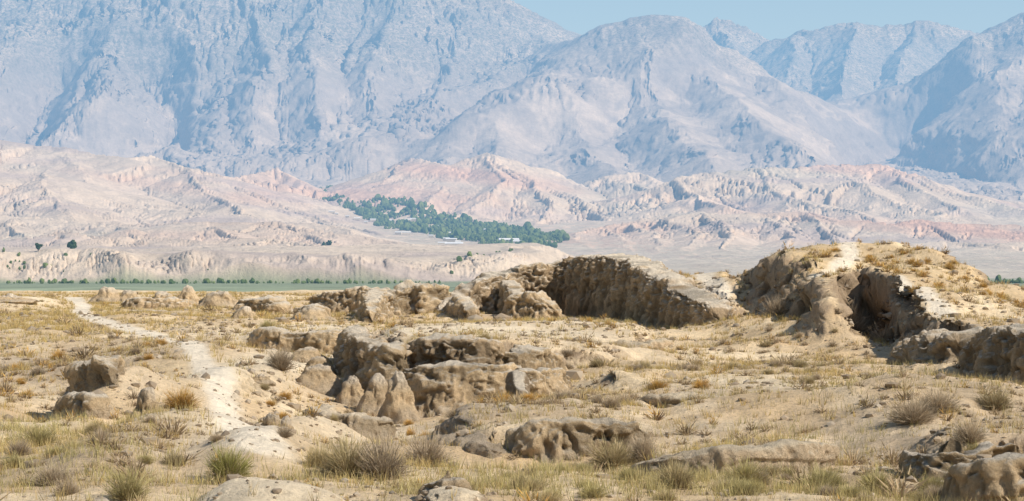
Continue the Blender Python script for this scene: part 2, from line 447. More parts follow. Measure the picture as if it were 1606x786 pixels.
gx, gy = sh.grad(Z); sl = slope_of(gx, gy)
def mixn(a, b, t): return a*(1-t[..., None]) + b*t[..., None]
C = lambda *v: np.array(v, F32)
lowf = fbm(X/1400, Y/1400, 4, 501)[..., None]; mid = fbm(X/330, Y/330, 4, 511)
rock = C(.40,.345,.305); pale = C(.57,.485,.41)
col = mixn(rock*np.ones(Z.shape+(3,), F32), pale, sstep(-.2, .35, mid+lowf[..., 0]*.6))
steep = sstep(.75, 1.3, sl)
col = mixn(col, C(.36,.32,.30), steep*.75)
# hills: cream marl with bands of pink and red clay
cream = C(.68,.56,.435)
hc = cream*(1+.12*mid[..., None])
strat = fbm(X/900 + Z/160, Y/900 - Z/120, 4, 521)
redzone = np.zeros_like(Z)
for (p, rad, am) in (((650,300,6700),650,1.0),((720,300,6500),450,.9),((1400,265,6700),900,.75),((1480,345,4900),1100,1.0),((1120,345,5000),1100,.45),((330,275,6000),700,.7),((330,350,4200),650,.45),((130,250,6200),700,.35),((430,300,5800),450,.5)):
    cxx, cyy = xy(p[0], p[2]); redzone = np.maximum(redzone, am*np.exp(-(((X-cxx)/rad)**2+((Y-cyy)/(rad*.8))**2)))
hc = mixn(hc, C(.70,.40,.29), np.clip(redzone*.62*sstep(-.12, .28, strat), 0, .85))
hc = mixn(hc, C(.50,.41,.37), .6*sstep(.0, .4, fbm(X/500, Y/500 + Z/90, 4, 531)))
hc = mixn(hc, C(.56,.53,.42), .35*sstep(.1, .4, fbm(X/1000, Y/700, 3, 541))*(Y > 3400))
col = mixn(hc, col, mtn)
# flat valley floor: fields
fieldy = ((1-above)*(sl < .12)).astype(F32)
vg = C(.56,.50,.39)
col = mixn(col, vg, np.clip(fieldy*.6*(Y < 6500), 0, 1))
g1 = sstep(-41, -43, Z)*(Y < 2900)
col = mixn(col, C(.30,.34,.21), g1)
col = mixn(col, C(.50,.43,.37), mtn*(1-sstep(250, 620, Z + 120*mid))*.75)
shrub = np.clip(mtn*sstep(650, 1250, Z + 350*lowf[..., 0] + 250*(1-rug) *-1), 0, 1)*1.0 + .05*mtn
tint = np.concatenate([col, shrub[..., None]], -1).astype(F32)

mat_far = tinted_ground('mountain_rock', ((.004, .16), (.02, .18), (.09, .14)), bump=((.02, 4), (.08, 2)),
                        speck=((.030, .48, .60, (.16,.165,.14), .6), (.07, .46, .60, (.14,.15,.12), .75)))
P = np.stack([X, Y, Z], -1).reshape(-1, 3)
# broken rock: push the steep faces about sideways
mk = ((mtn+.5*hill)*sstep(.45, 1.1, sl)).ravel(); ii = np.where(mk > .02)[0]
hx_ = (-gx/(sl+1e-5)).ravel()[ii]; hy_ = (-gy/(sl+1e-5)).ravel()[ii]
q3 = P[ii]*np.array([1, 1, 1.7])
dsp = mk[ii]*(50*fbm3(q3/260, 5, 801, .58)*np.where(hill.ravel()[ii] > .5, .3, 1) + 22*np.abs(fbm3(q3/80, 3, 811)))
P[ii, 0] += hx_*dsp; P[ii, 1] += hy_*dsp
Fq = grid_faces(nr, nc)
# split the one relief into its named pieces, each its own mesh, cut along the country they belong to
fi = Fq[:, 0]
wh = np.where(farp.ravel()[fi] > .5, 3, np.where(mtn.ravel()[fi] > .5, 2, np.where(Y.ravel()[fi] < 2700+80, 0, 1)))
names = {0: 'valley_floor', 1: 'foothills', 2: 'mountain', 3: 'far_mountain'}
for k, nm in names.items():
    f = Fq[wh == k]
    if not len(f): continue
    u, inv = np.unique(f, return_inverse=True)
    me = mesh_from(nm, P[u], inv.reshape(f.shape), tint.reshape(-1, 4)[u])
    tag(link(nm, me, mat_far), kind='structure')
# ================================================================== the near plateau
def dmap(lo, hi, f):
    out = [lo]
    while out[-1] < hi: out.append(out[-1] + f(out[-1]))
    return np.array(out)
q = 1.7 if QUICK else 1.0
gpx = np.concatenate([np.arange(-520, -70, 9.), np.arange(-70, 1676, 1.55*q), np.arange(1676, 2130, 9.)])
gd = dmap(13, 2290, lambda d: q*(max(.035, min(.19, d*d/9500)) if d < 135 else (min(.19+(d-135)*.008, 1.5) if d < 330 else d*.02)))
gs = Sheet(gpx, gd)
X, Y = gs.X, gs.Y
YT = [(786,22),(740,27),(700,32),(660,39),(620,49),(580,63),(545,80),(520,97),(500,118),(480,150),(465,185),(457,225)]
dd_ = [12,16]+[b for a,b in YT]+[300, 600, 1300, 2600]
zz_ = [-2.0,-2.45]+[-(a-CY)/PXF*b for a,b in YT]+[-8.5, -20, -41, -44.6]
G = np.interp(Y, dd_, zz_).astype(F32)
near = 1-sstep(200, 330, Y)
W = lambda a, s, o=3: fbm(X/s, Y/s, o, a)
G += near*(.38*W(1, 14.) + .24*W(2, 5., 4) + .08*W(3, 1.8))
G = np.where(Y > 230, np.minimum(G, np.interp(Y, dd_, zz_)+.2+W(4, 60.)*1.2), G)

def blob(px, d, rx, ry, h, p=1.0, rot=0.0):
    cx, cy = xy(px, d)
    ux = X-cx; uy = Y-cy
    c, s = math.cos(rot), math.sin(rot)
    a = (ux*c+uy*s)/rx; b = (-ux*s+uy*c)/ry
    return h*np.exp(-(a*a+b*b)**p)

WX = X + .5*W(11, 2.6, 4); WY = Y + .8*W(12, 3.2, 4)     # wobble for the rims
def surf(pts):          # a surface through the given points of the place
    num = 0; den = 0
    for (px, py, d) in pts:
        x, y, z = at(px, py, d)
        w = 1/(((X-x)**2+((Y-y)*.8)**2)+.6)**1.6
        num = num + w*z; den = den + w
    return num/den
def terrace(G, rim, extra=(), w=.35, soft=0.0, only_up=False, out=.5):
    S = sdf(WX, WY, [xy(p[0], p[2]) for p in rim])
    top = surf(list(rim)+list(extra)) + .10*W(21, 1.9, 4) + .12*W(22, 5.)
    t = sstep(-w*out, w*(1-out) + soft, S)
    if only_up: top = np.maximum(top, G)
    return G*(1-t)+top*t, S

# hollows
G += blob(600, 50, 4.0, 11, -.95) + blob(560, 38, 1.9, 5, -.40) + blob(860, 30.6, 2.3, 2.0, -.40, 1.3) + blob(95, 46, 1.3, 5, -.75) + blob(205, 40.5, .7, 2.2, -.35) + blob(190, 45.5, .85, 2.6, .85, 1.1) + blob(60, 57, 4.0, 7, -.6)
G += blob(1000, 27, 7.0, 4, -.08) + blob(1250, 27, 4.0, 4, -.16) + blob(40, 30, 2.5, 6, -.18)
G += blob(1180, 74, 10, 9, -.25) + blob(430, 76, 2.0, 7, -.35)
G += near*sstep(30, 42, Y)*sstep(120, 90, Y)*sstep(-2, 2, X)*.55*(ridged(X/8.5, Y/6.5, 3, 15)-.62)
G += blob(1190, 52, 3.2, 3.5, .35, 1.4) + blob(980, 72, 3.5, 3, .35, 1.4) + blob(1380, 62, 3, 3, .3, 1.4)
G += blob(1480, 37, 2.2, 3, .30, 1.3) + blob(1120, 38.5, 2.4, 2.2, .22, 1.4) + blob(640, 60, 2.0, 3, .3, 1.4) + blob(520, 44, .8, 3, .35, 1.3) + blob(170, 27.5, .9, 1.6, .25, 1.4) - blob(330, 26, .9, 1.4, .22) - blob(1260, 33.5, 2.4, 2.4, .22)
# left ridge that carries the path, and the humps in front of it
G += blob(300, 66, 2.8, 9, .78) + blob(335, 50, 1.4, 8, .70) + blob(110, 62, 4.0, 6, .35) + blob(20, 84, 4.5, 7, .35)
G += blob(275, 35.0, 1.35, 2.8, .55, 1.4) + blob(200, 31, 1.1, 2.6, .22) + blob(400, 30, .8, 3.4, .42, 1.3) + blob(440, 40, .8, 5, .42)
G += blob(425, 21.8, .82, 1.3, .42, 1.8) + blob(540, 21.0, .45, .8, .16, 1.5) + blob(705, 22.5, .42, .6, .25, 2.0)
G += blob(420, 58, 1.0, 7, .25)
# distant swells of the plateau
G += blob(20, 150, 4.0, 6, .75, 1.4) + blob(190, 168, 5.5, 8, .55) + blob(600, 118, 10, 6, .25) + blob(240, 112, 3.5, 4, .5, 1.3) + blob(380, 104, 2.8, 4, .35, 1.3)
G += blob(700, 86, 7, 5, .25) + blob(900, 74, 4.5, 4, .35, 1.3) + blob(760, 88, 4, 3, .25, 1.5) + blob(935, 88, 3, 4, .45, 1.4)
G += blob(1200, 58, 4.5, 6, .30) + blob(1450, 44, 3.0, 6, .25) + blob(1560, 40, 2.0, 6, .25)

G, _ = terrace(G, [(-80,548,73),(60,550,72),(150,540,71),(250,533,71),(330,543,69),(378,545,72),(385,530,84),(395,505,105),(370,492,122),(-80,490,122)], [(200,515,95),(60,512,98)], w=1.2, soft=4.5, only_up=True)
# ---- cut banks
# raised block of the excavated rooms in the middle
G, S_mid = terrace(G, [(592,545,64),(604,546,59.5),(650,540,58),(720,538,57.6),(790,536,58),(850,532,60),(870,552,64),(960,548,66),(1030,548,75),(1020,505,102),(880,498,112),(700,505,104),(600,512,92),(575,528,72)],
                   [(700,512,84),(800,508,84),(760,525,66),(900,520,80),(660,528,66)], w=.35, soft=.9)
G_unused, S_m2 = terrace(G, [(612,585,53.5),(640,584,52.5),(740,586,52),(800,574,53.5),(818,565,55.5),(640,565,56)], w=.28)
G, S_w1 = terrace(G, [(395,524,79.5),(470,521,78.5),(545,524,78),(600,520,84),(560,508,100),(420,510,104),(370,520,92)], [(480,515,90)], w=.3, soft=.8)
# dark bank left of centre front, facing the viewer
G, S_b9 = terrace(G, [(690,672,36),(722,676,34.2),(760,690,32.8),(800,672,33.2),(850,662,33.3),(900,658,33.4),(960,658,33.6),(1008,664,34),(1022,680,35.5),(1060,652,41),(1040,622,52),(900,612,56),(780,612,54),(700,640,45)],
                  [(850,640,38),(960,636,40),(800,650,38)], w=.34, soft=.5)
G, S_b11 = terrace(G, [(985,628,45),(1040,622,43.6),(1120,622,43.0),(1200,624,43),(1290,618,43.5),(1340,612,45),(1350,590,54),(1240,566,62),(1120,572,62),(1010,600,55)], [(1180,590,52)], w=.55, soft=.7)
G, S_b12 = terrace(G, [(985,726,29.6),(1060,716,29.0),(1150,708,29.0),(1240,698,29.5),(1310,700,31),(1300,680,35),(1150,684,35),(1030,706,32.5)], w=.22, soft=.4)
G, S_b13 = terrace(G, [(1415,702,30.5),(1440,704,29.2),(1500,706,28.6),(1530,700,28.8),(1600,680,29),(1720,670,29),(1720,630,38),(1560,640,38),(1430,680,34)], [(1520,672,31)], w=.26, soft=.5)
G, S_b14 = terrace(G, [(1500,748,24.9),(1530,732,24.6),(1606,726,24.4),(1720,724,24.4),(1720,728,26.5),(1560,728,26.4)], w=.2)
G, S_b15 = terrace(G, [(1395,598,57),(1440,574,57.5),(1500,560,57),(1560,548,55),(1620,538,53),(1760,530,54),(1760,520,66),(1560,530,68),(1450,548,68)], w=.6, soft=.8, only_up=True)
# high ground behind the long wall
G, _ = terrace(G, [(930,470,128),(1040,452,108),(1100,462,98),(1140,480,93),(1180,450,96),(1185,425,116),(1100,425,132),(1000,440,142)], [(1110,438,112)], w=1.2, soft=1.5, only_up=True)
# ---- the great mound on the right
G += blob(1302, 82.5, 1.1, 2.4, 1.9, 1.0) + blob(1175, 90, 2.2, 3.5, 1.0) + blob(1245, 86, 1.6, 3, .9)
S0 = sdf(WX + .5*W(31, 1.2, 3), WY + .5*W(32, 1.4, 3), [xy(*p) for p in [(1150,114),(1170,107),(1200,102.5),(1235,98),(1262,94),(1285,89),(1297,84.5),(1304,86),(1318,90),(1350,92),(1388,88.5),(1426,81),(1436,74),(1480,69.5),(1540,67),(1700,66),(1960,80),(1900,116),(1600,128),(1400,126),(1240,124),(1160,118)]])
top = surf([(1150,452,112),(1172,424,106),(1200,402,102),(1238,392,100),(1290,384,103),(1340,380,104),(1400,380,103),(1450,391,100),(1500,413,96),(1560,444,90),(1625,482,84),(1700,520,80),
            (1300,402,96),(1345,412,92),(1264,405,95),(1288,436,88.5),(1320,440,92.5),(1350,434,93.5),(1390,430,88.5),(1425,447,81.5),(1450,470,77),(1486,500,71),(1540,505,70),(1420,410,94),(1500,460,82),(1580,500,74),(1660,520,70),
            (1240,430,116),(1340,430,118),(1450,440,116),(1600,500,106),(1560,452,98),(1606,486,95),(1500,424,104),(1680,510,90),(1800,520,90),(1650,510,100),(1750,520,100),(1560,470,106),(1500,462,110),(1500,480,122),(1560,490,120),(1600,505,118),(1640,510,125),(1440,455,124),(1530,484,128),(1600,505,128)])
top = top + .16*W(33, 3.) + .07*W(34, 1.1, 4)
lw = sstep(88, 93, Y)*(X < 14.9)
wd = 1.0 + 2.6*lw + .7*W(35, 4.)
t = sstep(-wd*.85, .3 + .1*wd, S0)
steepm = t*(1-t)*4
G = np.where(True, G*(1-t)+np.maximum(top, G)*t, G)
S_mound = S0

# crumbling: rills on every steep face, lumps elsewhere
gx, gy = gs.grad(G); sl = slope_of(gx, gy)
st = sstep(.45, 1.3, sl)*(Y < 200)
G = G + st*(-np.abs(perlin(X/.42, Y/.9, 61))*.09 - np.abs(perlin(X/.17, Y/.4, 62))*.05 + .05)
G = G + st*.16*fbm(X/.7, Y/.7, 4, 63)
e = gully(X, Y, gx, gy, 2.2, 64)
G = G + near*np.clip(sl/.5, 0, 1)*(1-st)*.05*e*(Y < 160)
G = G + (Y < 140)*(.035*fbm(X/.55, Y/.55, 4, 65, .6) + .05*(ridged(X/1.3, Y/1.3, 3, 66)-.6)*sstep(-.1, .5, W(67, 9.)))
gx, gy = gs.grad(G); sl = slope_of(gx, gy)

# ---- tint
noi = W(71, 6., 5); noi2 = W(72, 1.5, 4)
dirt = C(.75,.53,.295); palec = C(.92,.71,.445); dark = C(.30,.235,.17); cliff = C(.42,.30,.185)
gc = mixn(dirt*np.ones(X.shape+(3,), F32), palec, sstep(-.15, .45, noi+.5*noi2))
gc = mixn(gc, C(.60,.46,.30), .6*sstep(.05, .5, -noi+.6*noi2))
gc = mixn(gc, cliff, sstep(.5, 1.1, sl))
bare = np.zeros_like(X)
for b in (blob(410, 21.5, 1.2, 1.7, 1), blob(410, 34, 1.0, 6, 1), blob(340, 56, 1.2, 9, 1), blob(430, 62, 1.6, 8, .9), blob(290, 38, .9, 1.6, .7), blob(700, 78, 8, 9, .9), blob(900, 92, 5, 10, .8), blob(20, 150, 4, 7, .8),
          blob(460, 92, 7, 9, .7), blob(560, 44, 2.0, 6, .5), blob(705, 22.5, .6, .8, .9), blob(1200, 48, 3, 4, .5), blob(620, 47, 2, 3, .7), blob(760, 70, 5, 6, .5)):
    bare = np.maximum(bare, b)
gc = mixn(gc, C(.91,.74,.51), np.clip(bare*1.1*(sl < .9), 0, .85))
scruby = np.zeros_like(X)
for b in (blob(90, 66, 5, 9, 1), blob(250, 31, 1.4, 3, .9), blob(760, 40, 3, 5, .9), blob(1050, 44, 6, 5, .6), blob(1450, 33, 3, 5, .8), blob(1100, 66, 8, 8, .5), blob(150, 27, 1.5, 3, .7), blob(1050, 35, 3, 3, .6)):
    scruby = np.maximum(scruby, b)
straw = np.zeros_like(X)
for b in (blob(120,120,8,25,.9), blob(200,155,9,14,.9), blob(60,95,6,14,.8), blob(420,118,8,8,.8), blob(240,58,1.8,5,.8), blob(1150,90,10,9,.5), blob(1400,95,7,12,.6), blob(1100,118,6,9,.9), blob(1000,27,4,3,.7), blob(60,32,2.5,6,.7), blob(1000,60,6,8,.4)):
    straw = np.maximum(straw, b)
gc = mixn(gc, C(.66,.48,.23), np.clip(straw*.6*(1-bare)*(.6+noi2), 0, .7)*(sl < .9))
gc = mixn(gc, C(.54,.42,.29), np.clip(scruby*.75*(1-bare)*(sl < 1.1), 0, .7))
PATHS = [([(60,177),(112,166),(130,150),(126,128),(140,112),(185,98),(225,90),(246,82)], .62), ([(240,84),(262,77),(290,69),(318,61),(330,55),(348,47),(352,42),(362,37),(385,32),(410,28)], .42),
         ([(1330,104),(1335,97),(1310,93.5),(1285,91)], .45), ([(1102,120),(1108,112),(1128,103),(1140,97)], .6), ([(1400,87),(1440,81),(1464,77),(1490,72)], .5)]
pm = np.zeros_like(X)
for pts, hw in PATHS:
    dd, tt, _ = seg_dist(X + .25*W(81, 1.3), Y + .5*W(82, 2.), [xy(*p) for p in pts])
    pm = np.maximum(pm, 1-sstep(hw*.55, hw*1.5, dd))
pm = pm*(sl < 1.0)
gc = mixn(gc, C(.88,.745,.56), pm*.9)
bluegreen = sstep(420, 700, Y)
gc = mixn(gc, C(.30,.34,.21)*(1+.7*fbm(X/120, Y/260, 3, 91))[..., None], bluegreen)
gc = gc*(1+.10*noi2[..., None])
gtint = np.concatenate([gc, (1-np.clip(pm+bare*.8, 0, 1))[..., None]*.9], -1).astype(F32)
gtint[..., 3] *= (Y < 400)

mat_ground = tinted_ground('dry_earth', ((.35, .14), (1.7, .20), (9.0, .18)), bump=((2.2, .14), (9, .055), (45, .014)),
                           speck=((5.5, .57, .66, (.30,.22,.15), .45), (22., .58, .66, (.22,.165,.12), .5), (30., .62, .70, (.78,.70,.60), .6)))
P = np.stack([X, Y, G], -1).reshape(-1, 3)
mk = (sstep(.5, 1.2, sl)*(Y < 150)).ravel(); ii = np.where(mk > .02)[0]
hx_ = (-gx/(sl+1e-5)).ravel()[ii]; hy_ = (-gy/(sl+1e-5)).ravel()[ii]; kd_ = np.clip(P[ii, 1]/70, .45, 1.3)
q3 = P[ii]/kd_[:, None]
dsp = mk[ii]*kd_*(.55*fbm3(q3/1.1, 5, 821, .6) - .35*sstep(.12, .3, fbm3(q3/.5, 2, 831)) + .2*np.abs(fbm3(q3/.3, 3, 841)))
P[ii, 0] += hx_*dsp; P[ii, 1] += hy_*dsp
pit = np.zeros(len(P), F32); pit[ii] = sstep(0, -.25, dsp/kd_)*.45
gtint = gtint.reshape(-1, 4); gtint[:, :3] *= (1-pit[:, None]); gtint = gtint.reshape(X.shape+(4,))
Fq = grid_faces(*X.shape); fi = Fq[:, 0]
wh = np.where(Y.ravel()[fi] > 420, 2, np.where(pm.ravel()[fi] > .5, 1, 0))
for k, nm in {0: 'ground', 1: 'footpath', 2: 'valley_floor'}.items():
    f = Fq[wh == k]; u, inv = np.unique(f, return_inverse=True)
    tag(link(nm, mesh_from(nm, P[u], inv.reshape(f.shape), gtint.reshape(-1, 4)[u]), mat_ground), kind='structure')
gz = lambda x, y: gs.sample(G, x, y)
# ================================================================== mud walls, stumps and clods
mat_clay = tinted_ground('mud_brick_clay', ((.5, .10), (2.4, .20), (10., .18)), bump=((2.6, .28), (8, .12), (30, .035)),
                         speck=((4.2, .58, .67, (.32,.23,.14), .45), (16., .58, .67, (.28,.20,.13), .5)))
def normals_of(P):      # P (a, b, 3) grid
    du = np.gradient(P, axis=0); dv = np.gradient(P, axis=1)
    n = np.cross(du, dv); return n/(np.linalg.norm(n, axis=-1, keepdims=True)+1e-9)

def wall_mesh(name, pts, hw=.6, res=.10, amp=.24, seed=0, flare=.5, rill=.12, worn=0.0, cap=1.0, sunk=.5, side=C(.71,.51,.295), topc=C(.84,.70,.52), boxy=.26, pits=1.0):
    """pts: (px, distance, py of the top[, half width]) along the crest"""
    A = np.array([[*at(p[0], p[2], p[1]), (p[3] if len(p) > 3 else hw)] for p in pts], float)
    L = np.concatenate([[0], np.cumsum(np.linalg.norm(np.diff(A[:, :2], axis=0), axis=1))])
    n = max(12, int(L[-1]/res)+1); s = np.linspace(0, L[-1], n)
    Q = np.stack([np.interp(s, L, A[:, k]) for k in range(4)], -1)
    kk = max(3, int(.9/res)) | 1                      # round the corners of the plan
    if n > kk*2:
        pad = np.pad(Q, ((kk//2, kk//2), (0, 0)), 'edge'); ker = np.hanning(kk+2)[1:-1]; ker /= ker.sum()
        Q = np.stack([np.convolve(pad[:, k], ker, 'valid') for k in range(4)], -1)
    T = np.gradient(Q[:, :2], axis=0); T /= np.linalg.norm(T, axis=1, keepdims=True)+1e-9
    Nn = np.stack([-T[:, 1], T[:, 0]], -1)
    sv = np.stack([s, s*0+seed*3.7], -1).astype(F32)
    rag = perlin(sv[:, 0]/1.5, sv[:, 1], 5)*.5 + perlin(sv[:, 0]/.5, sv[:, 1], 6)*.35 + perlin(sv[:, 0]/.2, sv[:, 1], 7)*.2
    Q[:, 2] += rag*amp*1.1; Q[:, 3] *= 1+.35*perlin(sv[:, 0]/1.1, sv[:, 1]+9, 8)
    base = gz(Q[:, 0], Q[:, 1]) - sunk
    H = Q[:, 2]-base
    endl = cap*np.maximum(Q[:, 3], .3)
    ef = np.clip(np.minimum(s/endl[0], (L[-1]-s)/endl[-1]), 0, 1); ef = np.sqrt(np.clip(1-(1-ef)**2.2, 0, 1))
    hmax = float(H.max()); m = max(14, int((2*hmax+2*Q[:, 3].max())/res))
    th = np.linspace(0, math.pi, m)
    cx = np.sign(np.cos(th))*np.abs(np.cos(th))**boxy; cz = np.abs(np.sin(th))**.45
    fl_ = 1+flare*(1-cz)**1.5
    off = Q[:, 3][:, None]*(ef[:, None]*.97+.03)*cx[None, :]*fl_[None, :]
    Zz = base[:, None] + H[:, None]*(.55+.45*ef[:, None])*cz[None, :]
    P = np.stack([Q[:, 0][:, None]+Nn[:, 0][:, None]*off, Q[:, 1][:, None]+Nn[:, 1][:, None]*off, Zz], -1)
    ext = (1-ef)[:, None]*0
    nr_ = -normals_of(P)
    c0 = P.reshape(-1, 3)
    if (nr_[n//2, m//2, 2] < 0): nr_ = -nr_
    nv = nr_.reshape(-1, 3)
    q1 = c0.copy(); q1[:, 2] *= .45
    sidef = 1-np.clip(nv[:, 2], 0, 1)**2
    d = amp*1.5*fbm3(c0/1.7+seed, 3, seed) + amp*fbm3(c0/.55+seed, 4, seed+5, .55) - rill*sidef*np.abs(fbm3(q1/.30+seed, 3, seed+9))*1.6
    blk = fbm3(c0/np.array([1.3, 1.3, .5])+seed*1.7, 2, seed+13); d = d + pits*amp*.7*sstep(.0, .12, blk) + amp*.5*fbm3(c0/.2+seed, 3, seed+17, .6)
    crk = np.abs(fbm3(q1/np.array([.8, .8, .8])+seed*2.3, 4, seed+19, .6)); d = d - amp*1.0*sidef*sstep(.09, .0, crk)
    pt = fbm3(c0/.42+seed*.7, 3, seed+25, .6); d = d - pits*amp*1.1*sidef*sstep(.22, .42, pt)
    P2 = c0 + nv*(d*np.repeat(np.clip(ef*1.3+.25, 0, 1), m))[:, None]
    up = np.clip(normals_of(P2.reshape(n, m, 3))[..., 2], -1, 1)
    if up[n//2, m//2] < 0: up = -up
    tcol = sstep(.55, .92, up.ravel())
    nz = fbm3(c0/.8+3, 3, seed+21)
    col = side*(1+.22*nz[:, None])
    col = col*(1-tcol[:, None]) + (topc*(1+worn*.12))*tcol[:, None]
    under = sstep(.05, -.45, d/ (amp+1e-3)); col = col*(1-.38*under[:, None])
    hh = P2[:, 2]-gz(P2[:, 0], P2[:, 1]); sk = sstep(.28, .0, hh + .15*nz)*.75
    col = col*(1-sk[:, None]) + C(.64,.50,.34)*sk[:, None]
    tint = np.concatenate([col, np.full((len(col), 1), .9)*(1-tcol[:, None]*.7)], -1)
    Fq = grid_faces(n, m)[:, ::-1]
    if up[n//2, m//2] >= 0 and normals_of(P2.reshape(n, m, 3))[n//2, m//2, 2] > 0: Fq = Fq[:, ::-1]
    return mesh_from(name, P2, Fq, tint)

def lump_mesh(name, rx, ry, rz, seed, amp=.22, sub=4, boxy=1.0, lean=(0, 0), rill=.1, side=C(.71,.51,.295), topc=C(.80,.66,.49)):
    bm = bmesh.new(); bmesh.ops.create_icosphere(bm, subdivisions=sub, radius=1)
    V = np.array([v.co[:] for v in bm.verts]); Fq = np.array([[v.index for v in f.verts] for f in bm.faces]); bm.free()
    nv = V.copy()
    V = np.sign(V)*np.abs(V)**boxy
    wid = 1+1.1*np.clip(.45-nv[:, 2], 0, 1.2); V[:, :2] *= wid[:, None]
    R = np.array([rx*.82, ry*.82, rz]); V = V*R
    k = (rx+ry+rz)/3
    d = amp*k*(1.3*fbm3(V/(k*1.1)+seed*3.1, 3, seed)+.9*fbm3(V/(k*.4)+seed, 4, seed+3, .55)) - rill*k*np.abs(fbm3(V*np.array([1, 1, .45])/(k*.22)+seed, 3, seed+7))*(1-np.abs(nv[:, 2]))
    crk = np.abs(fbm3(V/(k*.9)+seed*2.3, 4, seed+19, .6)); d = d - amp*k*.9*sstep(.12, .0, crk) + amp*k*.8*(.5-np.abs(fbm3(V/(k*.7)+seed*5.1, 4, seed+29, .6))*2)
    V = V + nv*d[:, None]
    V[:, 0] += lean[0]*V[:, 2]; V[:, 1] += lean[1]*V[:, 2]
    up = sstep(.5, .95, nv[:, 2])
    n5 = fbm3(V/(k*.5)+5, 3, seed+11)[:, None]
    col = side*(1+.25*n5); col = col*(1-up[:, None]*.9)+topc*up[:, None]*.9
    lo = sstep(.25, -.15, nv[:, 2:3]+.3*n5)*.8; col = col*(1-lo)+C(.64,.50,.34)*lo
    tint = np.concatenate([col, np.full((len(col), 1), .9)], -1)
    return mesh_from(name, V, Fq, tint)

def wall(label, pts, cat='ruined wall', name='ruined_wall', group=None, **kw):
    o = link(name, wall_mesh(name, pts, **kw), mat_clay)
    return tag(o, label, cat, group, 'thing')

def lump(label, px, d, py_top, wpx, seed, name='clay_lump', cat='clay lump', group=None, ry=None, sunk=.55, parent=None, rz=0, **kw):
    x, y = xy(px, d); g = float(gz(x, y)); top = at(px, py_top, d)[2]
    rx = wpx/2/PXF*d; h = max(top-g, .12)
    me = lump_mesh(name, rx, ry or rx*.9, h*(1+sunk)/2*1.06, seed, **kw)
    o = link(name, me, mat_clay); o.location = (x, y, g-h*sunk + h*(1+sunk)/2); o.rotation_euler[2] = rz
    return tag(o, label, cat, group, 'thing')

# --- the long wall in the middle of the skyline
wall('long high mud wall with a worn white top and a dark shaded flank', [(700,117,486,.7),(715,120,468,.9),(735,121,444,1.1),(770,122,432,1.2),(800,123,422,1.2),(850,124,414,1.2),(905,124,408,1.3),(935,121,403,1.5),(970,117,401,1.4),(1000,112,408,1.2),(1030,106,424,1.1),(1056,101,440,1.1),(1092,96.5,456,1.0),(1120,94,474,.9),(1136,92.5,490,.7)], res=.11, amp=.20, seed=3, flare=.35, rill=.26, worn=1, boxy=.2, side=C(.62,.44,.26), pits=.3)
wall('squat lit stump of wall against the foot of the long high wall', [(795,112,476,.5),(822,111.5,464,.8),(850,111,464,.9),(880,110.5,484,.6)], res=.09, amp=.2, seed=4)
wall('low buttress at the left end of the long high wall', [(705,118,482,.5),(722,115,468,.6),(740,111.5,484,.4)], res=.09, amp=.16, seed=6)
wall('pointed buttress leaning on the lit part of the long high wall', [(795,121,440,.5),(808,118,452,.6),(812,114.5,474,.5)], res=.09, amp=.16, seed=8)
# --- walls left of it
wall('broad crumbling wall with dark cleft, left of the long high wall', [(590,118,470,.7),(612,119,458,1.0),(645,120,450,1.2),(680,120,449,1.1),(702,121,458,.8)], res=.10, amp=.24, seed=12, rill=.2)
wall('narrow wall stub with a deep shadow on its left flank', [(600,124,452,.6),(592,118,458,.7),(586,111,472,.6),(584,107,488,.4)], res=.09, amp=.2, seed=14, rill=.2)
wall('long low wall running left from the broad crumbling wall', [(488,134,464,.6),(520,133,458,.8),(560,132,453,.8),(600,131,452,.8)], res=.10, amp=.17, seed=16)
wall('low rounded wall piece between grass and the long low wall', [(375,132,474,.6),(400,131,469,.8),(435,130,472,.7),(450,129,480,.5)], res=.09, amp=.15, seed=18)
wall('low flat topped wall behind the pale grass at left', [(188,138,473,.5),(220,137,468,.7),(262,137,468,.7),(300,138,472,.6)], res=.09, amp=.14, seed=20, rill=.1)
wall('thin straight kerb of clay in front of the flat topped wall', [(196,127,489,.25),(240,126,488,.3),(290,126,488,.3)], res=.08, amp=.06, seed=22, rill=.05)
wall('low wall crest seen edge on behind pale grass right of the lump', [(465,116,484,.4),(490,115,480,.6),(520,115,486,.4)], res=.08, amp=.12, seed=24)
# --- middle ruins
wall('straight low wall with an undercut shaded foot', [(397,79.5,530,.35),(412,79,521,.45),(450,78.5,519,.5),(500,78,520,.5),(535,78,524,.45),(545,78,530,.4)], res=.06, amp=.12, seed=31, rill=.12, sunk=.3, flare=.0)
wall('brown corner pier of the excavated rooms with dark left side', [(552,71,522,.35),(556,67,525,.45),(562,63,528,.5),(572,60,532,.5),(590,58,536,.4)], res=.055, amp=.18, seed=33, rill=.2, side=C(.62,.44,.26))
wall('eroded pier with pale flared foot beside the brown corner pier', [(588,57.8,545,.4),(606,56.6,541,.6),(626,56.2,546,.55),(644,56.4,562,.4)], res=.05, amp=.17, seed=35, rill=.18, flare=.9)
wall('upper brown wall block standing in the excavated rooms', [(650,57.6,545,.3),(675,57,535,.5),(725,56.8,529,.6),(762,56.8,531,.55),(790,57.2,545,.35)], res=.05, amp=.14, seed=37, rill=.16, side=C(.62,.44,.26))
wall('lower wall step under the upper brown wall block', [(628,55.2,580,.4),(660,54.4,572,.55),(700,54.2,571,.6),(740,54.2,570,.6),(775,54.4,572,.5),(812,55.6,578,.35)], res=.05, amp=.12, seed=39, rill=.14)
wall('low rounded wall at the right end of the excavated rooms', [(768,58.2,556,.3),(800,57.8,548,.5),(840,58.4,548,.5),(880,60,562,.3)], res=.05, amp=.12, seed=41)
